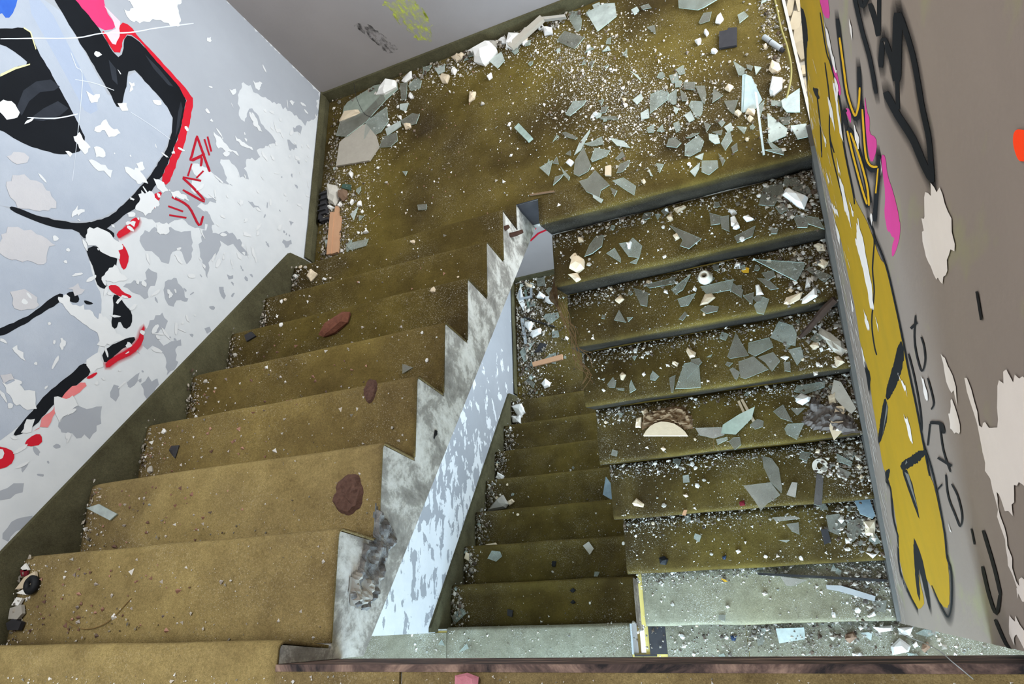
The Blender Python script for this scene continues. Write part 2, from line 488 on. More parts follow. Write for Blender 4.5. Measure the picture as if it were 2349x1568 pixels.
# ------------------------------------------------------------------ traced data (metres on the wall, floor or tread each thing lies on)
GLASS=[
('L',"1.644,2.904 1.738,2.923 1.794,2.901 1.797,2.807 1.694,2.749"),
('L',"1.55,2.989 1.605,2.967 1.616,2.902 1.608,2.837 1.584,2.833 1.554,2.921"),
('L',"1.475,2.794 1.521,2.837 1.625,2.742 1.568,2.696"),
('L',"1.678,2.942 1.717,2.943 1.724,2.89 1.69,2.892"),
('L',"1.919,2.811 1.959,2.811 1.97,2.782 1.928,2.788"),
('L',"1.872,2.819 1.902,2.824 1.91,2.796 1.883,2.781"),
('L',"1.937,2.671 1.973,2.668 1.974,2.613"),
('L',"2.174,2.593 2.203,2.638 2.238,2.63 2.222,2.58 2.179,2.582"),
('L',"2.345,2.557 2.375,2.565 2.389,2.528 2.347,2.504"),
('L',"2.042,2.362 2.077,2.373 2.082,2.329 2.055,2.327"),
('L',"2.29,2.304 2.332,2.249 2.324,2.216 2.301,2.226"),
('L',"2.341,2.27 2.366,2.251 2.357,2.231 2.341,2.25"),
('L',"2.066,2.28 2.116,2.264 2.111,2.22 2.065,2.243"),
('L',"1.498,2.307 1.54,2.375 1.606,2.355 1.589,2.33 1.52,2.286"),
('L',"1.914,2.269 1.965,2.274 1.996,2.245 1.985,2.208 1.9,2.166"),
('L',"1.974,2.229 2.033,2.255 2.021,2.177 2.005,2.179"),
('L',"2.046,2.246 2.07,2.208 2.076,2.173 2.048,2.179"),
('L',"2.116,2.235 2.156,2.223 2.156,2.174 2.143,2.122 2.131,2.151"),
('L',"2.19,2.193 2.224,2.143 2.174,2.119"),
('L',"2.075,2.14 2.088,2.164 2.139,2.14 2.125,2.081 2.101,2.062"),
('L',"2.224,2.115 2.28,2.098 2.252,2.034 2.235,2.064"),
('L',"2.048,2.102 2.079,2.115 2.091,2.062 2.065,2.056"),
('L',"1.996,2.073 2.023,2.079 2.024,2.031 2.003,2.023"),
('L',"1.879,2.091 1.913,2.099 1.906,2.057 1.88,2.067"),
('L',"2.178,2.03 2.214,2.001 2.196,1.981"),
('L',"2.205,1.981 2.237,1.993 2.241,1.953 2.219,1.946"),
('L',"2.182,1.898 2.227,1.965 2.23,1.896 2.194,1.856"),
('L',"2.139,1.966 2.176,1.945 2.179,1.899 2.158,1.899 2.137,1.932"),
('L',"2.026,1.89 2.035,1.941 2.096,1.97 2.116,1.932 2.095,1.89 2.05,1.878"),
('L',"1.955,1.961 1.968,1.999 1.997,1.993 2.021,1.953 2,1.937"),
('L',"1.524,2.063 1.554,2.124 1.612,2.184 1.607,2.164 1.558,2.081"),
('L',"1.471,2.213 1.493,2.209 1.548,2.155 1.537,2.147 1.484,2.187"),
('L',"1.574,2.108 1.625,2.108 1.665,2.119 1.672,2.075 1.616,2.082"),
('L',"1.603,2.008 1.629,2.065 1.699,2.028 1.68,2.003 1.609,1.994"),
('L',"1.518,1.955 1.529,2.024 1.576,2.083 1.604,1.975 1.588,1.948 1.541,1.935"),
('L',"1.702,2.097 1.768,2.058 1.794,2.012 1.732,2.046"),
('L',"1.719,1.977 1.756,2.009 1.764,1.978 1.732,1.969"),
('L',"1.719,1.898 1.737,1.94 1.785,1.947 1.779,1.926 1.747,1.897"),
('L',"1.456,2.015 1.499,1.944 1.491,1.927 1.471,1.961"),
('L',"1.414,1.922 1.424,1.968 1.468,1.971 1.452,1.951"),
('L',"1.54,1.907 1.582,1.91 1.62,1.946 1.681,1.847 1.639,1.829 1.629,1.793 1.57,1.842"),
('L',"1.698,1.85 1.749,1.853 1.8,1.795 1.787,1.753 1.744,1.797"),
('L',"1.683,1.831 1.715,1.802 1.699,1.776"),
('L',"1.348,1.842 1.415,1.866 1.392,1.781"),
('L',"1.602,1.794 1.647,1.754 1.635,1.738 1.601,1.779"),
('L',"1.899,1.894 1.932,1.875 1.909,1.837"),
('L',"1.862,1.883 1.879,1.831 1.867,1.839"),
('L',"2.093,1.822 2.157,1.805 2.156,1.772 2.113,1.745 2.086,1.769"),
('L',"2.038,1.803 2.085,1.833 2.078,1.805 2.055,1.771"),
('L',"2.362,1.857 2.408,1.79 2.387,1.783 2.37,1.818"),
('L',"2.343,1.791 2.422,1.771 2.414,1.741"),
('L',"2.461,1.888 2.521,1.881 2.516,1.818 2.477,1.817"),
('L',"2.385,1.984 2.448,1.878 2.437,1.846 2.367,1.834"),
('L',"2.35,2.028 2.384,2.054 2.371,2.012 2.354,1.973"),
('L',"2.406,2.045 2.454,2.022 2.445,1.999 2.407,2.017"),
('L',"2.425,1.95 2.469,1.937 2.458,1.904 2.436,1.909"),
('L',"2.372,2.249 2.399,2.23 2.371,2.201"),
('L',"1.805,2.56 1.829,2.582 1.824,2.533"),
('L',"1.833,2.44 1.868,2.399 1.884,2.349"),
('L',"1.619,2.65 1.651,2.673 1.668,2.652"),
('L',"1.637,2.586 1.663,2.584 1.645,2.545"),
('L',"1.739,2.691 1.757,2.692 1.75,2.648 1.729,2.662"),
('L',"2.007,2.342 2.047,2.343 2.048,2.292 2.015,2.297"),
('L',"1.858,2.181 1.896,2.192 1.895,2.143 1.858,2.148"),
('L',"1.828,2.269 1.872,2.294 1.876,2.259 1.846,2.236"),
('L',"1.663,2.237 1.739,2.213 1.751,2.192 1.669,2.222"),
('L',"1.663,2.332 1.692,2.33 1.678,2.296"),
('L',"2.043,1.977 2.07,1.991 2.101,1.984 2.061,1.971"),
('L',"2.126,2.034 2.153,2.008 2.131,1.977"),
('L',"2.155,1.969 2.197,1.965 2.188,1.941"),
('L',"2.22,1.869 2.246,1.883 2.244,1.846 2.222,1.839"),
('L',"2.164,1.858 2.188,1.813 2.173,1.789"),
('L',"2.067,1.869 2.106,1.878 2.095,1.844"),
('L',"2.007,2.166 2.03,2.141 2.014,2.115"),
('L',"2.257,1.962 2.296,1.944 2.28,1.916"),
('L',"1.388,2.063 1.396,2.085 1.402,2.041"),
('L',"1.414,2.054 1.437,2.084 1.446,2.035"),
('L',"1.423,2.174 1.444,2.209 1.455,2.197"),
('L',"0.099,2.669 0.119,2.766 0.275,2.778 0.4,2.88 0.424,2.817 0.301,2.702 0.174,2.639"),
('L',"0.292,2.584 0.301,2.702 0.437,2.759 0.452,2.65 0.403,2.595"),
('L',"0.397,2.498 0.415,2.565 0.509,2.558 0.518,2.5 0.47,2.475"),
('L',"0.433,2.608 0.53,2.631 0.537,2.591 0.446,2.559"),
('L',"0.53,2.631 0.612,2.651 0.659,2.621 0.638,2.567 0.555,2.585"),
('L',"0.575,2.857 0.627,2.901 0.664,2.86 0.654,2.812 0.594,2.817"),
('L',"0.519,2.893 0.568,2.886 0.566,2.77 0.536,2.769"),
('L',"0.525,2.747 0.579,2.739 0.563,2.682 0.527,2.708"),
('L',"0.667,2.99 0.727,2.978 0.71,2.946 0.674,2.934"),
('L',"0.746,2.918 0.816,2.914 0.81,2.865 0.77,2.862"),
('L',"1.085,2.826 1.161,2.856 1.18,2.785 1.137,2.748"),
('L',"0.953,2.947 0.998,2.959 1.031,2.925 1.008,2.897 0.964,2.903"),
('L',"0.659,2.042 0.714,2.031 0.715,1.998 0.666,2.007"),
('L',"0.556,2.284 0.59,2.273 0.58,2.247"),
('L',"0.225,1.914 0.367,1.915 0.349,1.877 0.259,1.871"),
('L',"0.233,2.105 0.283,2.134 0.256,2.063"),
('R1',"2.313,1.742 2.389,1.746 2.391,1.702 2.341,1.64 2.282,1.662"),
('R1',"2.447,1.724 2.49,1.687 2.493,1.641 2.425,1.7"),
('R1',"2.408,1.561 2.446,1.572 2.461,1.523 2.45,1.497 2.416,1.506"),
('R1',"2.469,1.536 2.513,1.516 2.526,1.462 2.469,1.499"),
('R1',"1.491,1.602 1.518,1.661 1.552,1.702 1.589,1.696 1.577,1.638 1.53,1.609"),
('R1',"1.658,1.633 1.702,1.63 1.725,1.648 1.763,1.597 1.743,1.539 1.695,1.559"),
('R1',"1.593,1.601 1.635,1.619 1.659,1.56 1.657,1.537"),
('R1',"1.897,1.665 1.929,1.64 2.027,1.559 1.969,1.52 1.932,1.545 1.948,1.572"),
('R1',"2.076,1.678 2.125,1.649 2.114,1.613 2.074,1.616"),
('R1',"2.118,1.643 2.156,1.64 2.146,1.565 2.117,1.589"),
('R1',"2.162,1.538 2.254,1.566 2.235,1.519 2.17,1.506"),
('R1',"1.699,1.526 1.743,1.539 1.727,1.512"),
('R2',"2.451,1.407 2.53,1.343 2.497,1.322 2.437,1.395"),
('R2',"1.663,1.482 1.733,1.437 1.722,1.368 1.691,1.383"),
('R2',"1.84,1.429 1.939,1.485 1.895,1.416 1.858,1.401"),
('R2',"1.722,1.48 1.868,1.49 1.858,1.457 1.742,1.459"),
('R2',"1.972,1.415 2.121,1.418 2.101,1.369 1.994,1.371"),
('R2',"2.078,1.444 2.152,1.358 2.14,1.323 2.095,1.371"),
('R2',"2.217,1.403 2.26,1.386 2.296,1.332 2.264,1.332"),
('R2',"2.185,1.276 2.228,1.307 2.251,1.291 2.219,1.225 2.192,1.238"),
('R2',"2.148,1.329 2.195,1.337 2.179,1.277"),
('R2',"1.958,1.302 1.993,1.317 2.038,1.3 2.029,1.28 1.982,1.278"),
('R2',"1.557,1.336 1.587,1.382 1.614,1.312"),
('R2',"1.863,1.377 1.948,1.389 1.907,1.336 1.872,1.336"),
('R2',"2.24,1.421 2.291,1.423 2.293,1.393 2.259,1.378"),
('R2',"1.858,1.278 1.89,1.309 1.898,1.292 1.874,1.267"),
('R2',"1.62,1.335 1.649,1.329 1.625,1.31"),
('R3',"2.026,1.121 2.079,1.228 2.12,1.111 2.037,1.109"),
('R3',"2.126,1.17 2.218,1.18 2.228,1.131 2.145,1.099 2.119,1.124"),
('R3',"2.223,1.179 2.27,1.245 2.324,1.213 2.334,1.171 2.319,1.117 2.271,1.143"),
('R3',"2.071,1.086 2.139,1.1 2.191,1.031 2.089,1.003 2.069,1.013"),
('R3',"2.156,1.094 2.224,1.105 2.246,1.061 2.204,1.019 2.182,1.066"),
('R3',"2.027,1.06 2.043,1.067 2.07,1.039 2.053,1.009 2.042,1.014"),
('R3',"2.288,1.106 2.341,1.11 2.344,1.063 2.31,1.03"),
('R3',"2.259,1.052 2.285,1.051 2.28,1.006 2.256,1.014"),
('R3',"1.777,1.006 1.829,1.121 1.862,1.122 1.897,1.096 1.893,0.991 1.846,0.995"),
('R3',"1.833,1.045 1.864,1.136 1.902,1.136 1.912,1.114"),
('R3',"1.751,1.065 1.782,1.074 1.762,0.988 1.753,0.996"),
('R3',"1.45,1.08 1.484,1.113 1.496,1.086 1.487,1.059 1.459,1.064"),
('R3',"1.559,1.055 1.572,1.085 1.591,1.032 1.559,1.02"),
('R3',"1.664,1.087 1.68,1.112 1.706,1.08 1.685,1.062 1.662,1.07"),
('R3',"1.493,1.055 1.534,1.048 1.533,1.038 1.503,1.044"),
('R3',"2.383,1.141 2.414,1.168 2.435,1.131 2.405,1.117"),
('R3',"1.934,1.137 1.961,1.146 1.953,1.134"),
('R3',"2.012,1.086 2.023,1.097 2.046,1.087 2.026,1.073"),
('R4',"1.816,0.854 1.937,0.841 1.945,0.804 1.893,0.794 1.831,0.818"),
('R4',"2.062,0.835 2.099,0.859 2.125,0.846 2.118,0.821 2.083,0.812"),
('R4',"1.959,0.769 1.98,0.786 2.011,0.785 2.012,0.749 1.981,0.727"),
('R4',"1.904,0.786 1.956,0.792 1.957,0.779 1.908,0.762"),
('R4',"2.207,0.796 2.225,0.816 2.295,0.813 2.251,0.742 2.214,0.769"),
('R4',"2.173,0.885 2.22,0.911 2.247,0.823 2.198,0.849"),
('R4',"2.249,0.887 2.31,0.882 2.27,0.852"),
('R4',"2.276,0.963 2.292,0.987 2.41,0.988 2.406,0.962 2.32,0.942"),
('R5',"1.977,0.591 2.1,0.595 2.133,0.534 2.073,0.502 2.037,0.47 2.019,0.513"),
('R5',"2.082,0.722 2.123,0.704 2.147,0.656 2.146,0.559 2.14,0.54 2.1,0.595 2.08,0.669"),
('R5',"2.16,0.532 2.193,0.586 2.216,0.581 2.196,0.516"),
('R5',"2.4,0.698 2.46,0.647 2.451,0.629 2.399,0.66"),
('R5',"2.241,0.691 2.256,0.722 2.296,0.711 2.272,0.674"),
('R5',"2.383,0.605 2.4,0.634 2.446,0.604 2.417,0.57"),
('R6',"2.308,0.447 2.366,0.45 2.387,0.4 2.341,0.356 2.307,0.375"),
('R6',"2.393,0.416 2.468,0.422 2.455,0.372 2.401,0.321 2.38,0.346"),
('R6',"2.523,0.367 2.544,0.312 2.528,0.305 2.496,0.322"),
('R6',"2.07,0.457 2.174,0.453 2.195,0.439 2.083,0.436"),
('R6',"2.128,0.42 2.184,0.424 2.179,0.368 2.147,0.386"),
('R6',"2.081,0.35 2.132,0.347 2.115,0.336"),
('R7',"2.05,0.195 2.172,0.173 2.103,0.148 2.071,0.15"),
('R7',"2.434,0.065 2.494,0.071 2.476,0.019 2.434,0.027"),
('F',"1.977,-0.042 2.11,-0.04 2.109,-0.093 1.983,-0.111"),
('F',"2.589,-0.076 2.629,-0.058 2.691,-0.071 2.636,-0.092"),
('F',"2.358,-0.069 2.412,-0.066 2.397,-0.104"),
('F',"1.879,-0.073 1.915,-0.065 1.907,-0.114 1.88,-0.122"),
('M1',"0.006,0.062 0.085,0.113 0.114,0.077 0.028,0.014"),
('F',"0.172,-0.14 0.226,-0.092 0.239,-0.119"),
('M2',"0.203,0.414 0.234,0.463 0.292,0.454 0.306,0.421 0.262,0.392"),
('M2',"0.931,0.267 0.939,0.296 0.971,0.294 0.956,0.266"),
('LL',"0.282,2.559 0.311,2.585 0.428,2.575 0.434,2.527 0.338,2.476"),
('LL',"0.316,2.812 0.353,2.845 0.396,2.82 0.393,2.763 0.349,2.755"),
('LL',"0.271,2.155 0.326,2.188 0.384,2.198 0.38,2.093 0.338,2.106"),
('LL',"0.044,2.266 0.098,2.309 0.106,2.171 0.082,2.162"),
('LL',"0.089,1.987 0.125,2.002 0.178,1.944 0.161,1.903"),
('LL',"0.122,2.322 0.167,2.358 0.19,2.335 0.133,2.265"),
('LL',"0.236,2.96 0.309,2.955 0.322,2.868 0.241,2.88"),
('LL',"0.359,2.407 0.42,2.402 0.425,2.337 0.364,2.342"),
('LL',"0.155,2.748 0.212,2.733 0.21,2.686 0.161,2.688")]
CHUNKS=[
('L',"0.527,2.982 0.551,3.012 0.593,3.028 0.598,2.979 0.553,2.958",0.02,'white'),
('L',"0.851,2.848 0.873,2.877 0.891,2.844 0.874,2.813",0.02,'white'),
('L',"0.578,2.778 0.595,2.804 0.614,2.764 0.596,2.758",0.02,'white'),
('L',"1.141,2.941 1.184,2.954 1.199,2.902 1.162,2.913",0.02,'white'),
('L',"1.273,2.87 1.3,2.908 1.314,2.858 1.287,2.844",0.02,'white'),
('L',"0.51,2.664 0.534,2.667 0.535,2.636",0.02,'white'),
('L',"1.072,2.719 1.099,2.738 1.104,2.706 1.083,2.696",0.02,'white'),
('L',"0.947,2.988 0.998,2.998 0.986,2.958",0.02,'white'),
('L',"0.782,2.825 0.793,2.859 0.845,2.825 0.829,2.774 0.8,2.786",0.025,'cream'),
('L',"0.85,2.965 0.896,2.971 0.919,2.922 0.884,2.917",0.025,'cream'),
('L',"0.895,3.024 0.918,3.04 0.941,3.01 0.918,2.988",0.025,'cream'),
('L',"0.963,2.591 0.969,2.662 1.007,2.641 0.996,2.603",0.025,'cream'),
('L',"0.555,2.597 0.602,2.586 0.603,2.555 0.568,2.555",0.025,'cream'),
('L',"0.197,2.382 0.211,2.4 0.227,2.38 0.222,2.345",0.02,'white'),
('L',"0.135,2.188 0.158,2.213 0.172,2.186 0.156,2.176",0.02,'white'),
('L',"0.324,1.962 0.346,1.981 0.358,1.961 0.338,1.957",0.02,'white'),
('L',"0.056,2.204 0.083,2.214 0.12,2.182 0.091,2.178",0.02,'white'),
('L',"0.224,2.179 0.242,2.2 0.248,2.182 0.23,2.167",0.02,'white'),
('L',"0.278,2.166 0.296,2.176 0.301,2.142 0.275,2.143",0.02,'white'),
('L',"2.258,2.581 2.277,2.603 2.284,2.559 2.263,2.543 2.245,2.556",0.025,'white'),
('L',"2.188,2.524 2.203,2.535 2.211,2.509 2.198,2.498",0.025,'white'),
('L',"2.205,2.404 2.219,2.411 2.235,2.395 2.222,2.384 2.207,2.393",0.025,'white'),
('L',"2.144,2.491 2.174,2.491 2.168,2.468 2.154,2.465",0.025,'white'),
('L',"1.482,2.032 1.505,2.045 1.522,2.023 1.503,2.004",0.025,'white'),
('L',"1.404,2.911 1.452,2.894 1.458,2.847 1.41,2.858",0.025,'white'),
('L',"1.632,2.262 1.654,2.266 1.66,2.247 1.642,2.249",0.025,'white'),
('L',"1.372,2.946 1.405,2.941 1.412,2.907 1.379,2.912",0.025,'white'),
('L',"2.255,2.033 2.275,2.045 2.287,2.024 2.27,2.011",0.022,'cream'),
('L',"2.298,2.017 2.31,2.035 2.343,2.019 2.334,1.995",0.022,'cream'),
('L',"2.302,1.984 2.316,1.995 2.329,1.982 2.311,1.966",0.022,'cream'),
('L',"2.422,2.339 2.438,2.344 2.44,2.322 2.425,2.321",0.022,'cream'),
('L',"1.286,2.854 1.287,2.899 1.316,2.891 1.311,2.863",0.022,'cream'),
('L',"1.826,1.821 1.84,1.828 1.845,1.812 1.834,1.803",0.022,'cream'),
('L',"2.235,2.175 2.253,2.196 2.275,2.175 2.253,2.152",0.022,'cream'),
('R1',"2.157,1.671 2.18,1.668 2.19,1.646 2.169,1.636",0.03,'white'),
('R1',"2.159,1.631 2.181,1.629 2.188,1.592 2.174,1.581 2.156,1.593",0.03,'white'),
('R1',"2.161,1.577 2.189,1.596 2.192,1.575 2.176,1.569",0.03,'white'),
('R1',"2.211,1.616 2.237,1.62 2.253,1.597 2.221,1.594",0.03,'white'),
('R1',"1.694,1.624 1.719,1.625 1.709,1.595 1.698,1.594",0.03,'white'),
('R1',"1.885,1.746 1.903,1.749 1.901,1.733",0.03,'white'),
('R1',"1.403,1.535 1.449,1.532 1.462,1.496 1.438,1.486",0.025,'cream'),
('R1',"1.416,1.622 1.448,1.638 1.451,1.621 1.426,1.598",0.025,'cream'),
('R1',"1.461,1.718 1.487,1.711 1.49,1.69 1.463,1.693",0.025,'cream'),
('R1',"1.888,1.708 1.914,1.725 1.917,1.692 1.899,1.685",0.025,'cream'),
('R1',"1.923,1.743 1.976,1.752 1.982,1.738 1.938,1.718",0.025,'cream'),
('R1',"1.905,1.611 1.926,1.617 1.934,1.592 1.916,1.585",0.025,'cream'),
('R2',"2.4,1.308 2.416,1.363 2.43,1.338 2.422,1.311",0.02,'white'),
('R2',"2.206,1.368 2.222,1.368 2.233,1.317 2.202,1.32",0.02,'white'),
('R2',"2.129,1.471 2.143,1.502 2.161,1.49 2.155,1.472",0.02,'white'),
('R2',"1.936,1.407 1.946,1.428 1.956,1.41 1.949,1.396",0.02,'white'),
('R2',"2.368,1.316 2.384,1.32 2.381,1.302",0.02,'white'),
('R2',"1.804,1.425 1.823,1.433 1.824,1.413",0.02,'white'),
('R2',"2.303,1.258 2.319,1.283 2.389,1.293 2.371,1.264 2.325,1.246",0.02,'cream'),
('R2',"2.487,1.503 2.506,1.509 2.533,1.49 2.531,1.461 2.499,1.469",0.02,'cream'),
('R2',"2.46,1.419 2.498,1.428 2.518,1.405 2.495,1.381",0.02,'cream'),
('R2',"1.569,1.434 1.601,1.459 1.617,1.431 1.589,1.413",0.02,'cream'),
('R2',"2.378,1.485 2.398,1.492 2.387,1.468",0.02,'cream'),
('R3',"2.461,1.042 2.48,1.042 2.499,1.01 2.46,0.992",0.025,'cream'),
('R3',"2.375,1.11 2.394,1.123 2.416,1.115 2.412,1.096 2.388,1.088",0.025,'cream'),
('R3',"1.846,1.181 1.855,1.201 1.89,1.166 1.884,1.146 1.858,1.144",0.025,'cream'),
('R3',"1.772,1.131 1.78,1.144 1.804,1.129 1.796,1.113",0.025,'cream'),
('R3',"1.516,1.119 1.531,1.134 1.548,1.113 1.531,1.088 1.521,1.093",0.025,'cream'),
('R3',"2.249,1.08 2.267,1.084 2.286,1.074 2.269,1.06",0.015,'white'),
('R3',"1.625,1.104 1.64,1.116 1.643,1.101 1.631,1.092",0.015,'white'),
('R3',"1.42,1.059 1.431,1.065 1.44,1.053 1.429,1.046",0.015,'white'),
('R3',"2.421,1.194 2.444,1.209 2.448,1.198 2.433,1.178",0.015,'white'),
('R3',"2.411,1.09 2.426,1.094 2.426,1.078 2.414,1.073",0.015,'white'),
('R4',"1.528,0.893 1.537,0.941 1.565,0.944 1.556,0.889",0.02,'cream'),
('R4',"2.41,0.922 2.447,0.936 2.438,0.885 2.409,0.883",0.02,'cream'),
('R4',"1.641,0.775 1.655,0.786 1.667,0.771 1.652,0.76",0.02,'cream'),
('R4',"1.564,0.973 1.593,0.983 1.604,0.953 1.576,0.946",0.02,'cream'),
('R5',"1.433,0.558 1.457,0.58 1.496,0.549 1.488,0.533 1.442,0.543",0.02,'cream'),
('R5',"1.689,0.575 1.71,0.58 1.716,0.566 1.701,0.561",0.02,'cream'),
('R5',"2.313,0.709 2.32,0.727 2.34,0.722 2.333,0.703",0.02,'cream'),
('R5',"2.47,0.627 2.487,0.638 2.498,0.624 2.481,0.61",0.02,'cream'),
('R5',"2.391,0.648 2.405,0.659 2.401,0.641",0.02,'cream'),
('R5',"2.472,0.577 2.484,0.594 2.495,0.581 2.483,0.563",0.02,'cream'),
('R6',"2.473,0.41 2.528,0.409 2.506,0.337 2.472,0.347",0.03,'cream'),
('R6',"2.443,0.272 2.487,0.262 2.466,0.244",0.015,'white'),
('R6',"1.877,0.314 1.895,0.321 1.903,0.308 1.887,0.299",0.015,'white'),
('R7',"2.397,0.006 2.434,0.027 2.438,0.008 2.406,-0.002",0.02,'white'),
('R7',"1.952,0.122 1.97,0.129 1.981,0.117 1.963,0.109",0.02,'white'),
('R7',"1.772,0.067 1.786,0.074 1.792,0.062 1.779,0.056",0.02,'white'),
('F',"2.303,-0.157 2.342,-0.154 2.353,-0.173 2.307,-0.176",0.03,'white'),
('F',"2.417,-0.043 2.501,-0.037 2.5,-0.06 2.434,-0.07",0.03,'white'),
('F',"2.521,-0.049 2.588,-0.046 2.565,-0.084 2.522,-0.079",0.03,'white'),
('F',"2.568,-0.122 2.586,-0.107 2.592,-0.129 2.572,-0.137",0.03,'white'),
('M4',"0.187,0.828 0.236,0.852 0.259,0.828 0.218,0.803",0.02,'cream'),
('M3',"0.105,0.524 0.182,0.532 0.205,0.504 0.12,0.503",0.02,'cream'),
('M2',"0.004,0.425 0.015,0.47 0.046,0.449 0.041,0.404",0.015,'cream'),
('M5',"-0.006,1.05 0.012,1.095 0.071,1.058 0.045,1.022",0.02,'white'),
('M7',"0.008,1.716 0.102,1.728 0.136,1.644 0.079,1.6",0.03,'white'),
('M7',"0.015,1.627 0.098,1.624 0.096,1.555 0.023,1.573",0.03,'white'),
('LL',"0.233,2.757 0.263,2.821 0.318,2.763 0.301,2.739",0.04,'white'),
('LL',"0.095,2.514 0.108,2.549 0.173,2.538 0.196,2.5 0.146,2.447",0.04,'white'),
('LL',"0.157,2.416 0.17,2.446 0.258,2.453 0.26,2.402 0.176,2.375",0.04,'white'),
('LL',"0.239,1.932 0.279,1.972 0.327,1.924 0.314,1.892 0.268,1.883",0.04,'white'),
('LL',"0.494,2.331 0.514,2.309 0.499,2.289 0.485,2.306",0.04,'white'),
('LL',"0.308,2.709 0.321,2.753 0.444,2.735 0.443,2.712 0.393,2.659 0.338,2.677",0.04,'white'),
('LL',"0.112,2.979 0.193,2.923 0.184,2.886 0.127,2.921",0.03,'cream'),
('S7',"0.123,1.674 0.149,1.708 0.189,1.672 0.153,1.638",0.025,'cream'),
('S7',"-0.012,1.701 0.009,1.706 0.027,1.689 0.012,1.681",0.012,'white'),
('S7',"0.219,1.632 0.229,1.644 0.245,1.635 0.241,1.625",0.012,'white')]
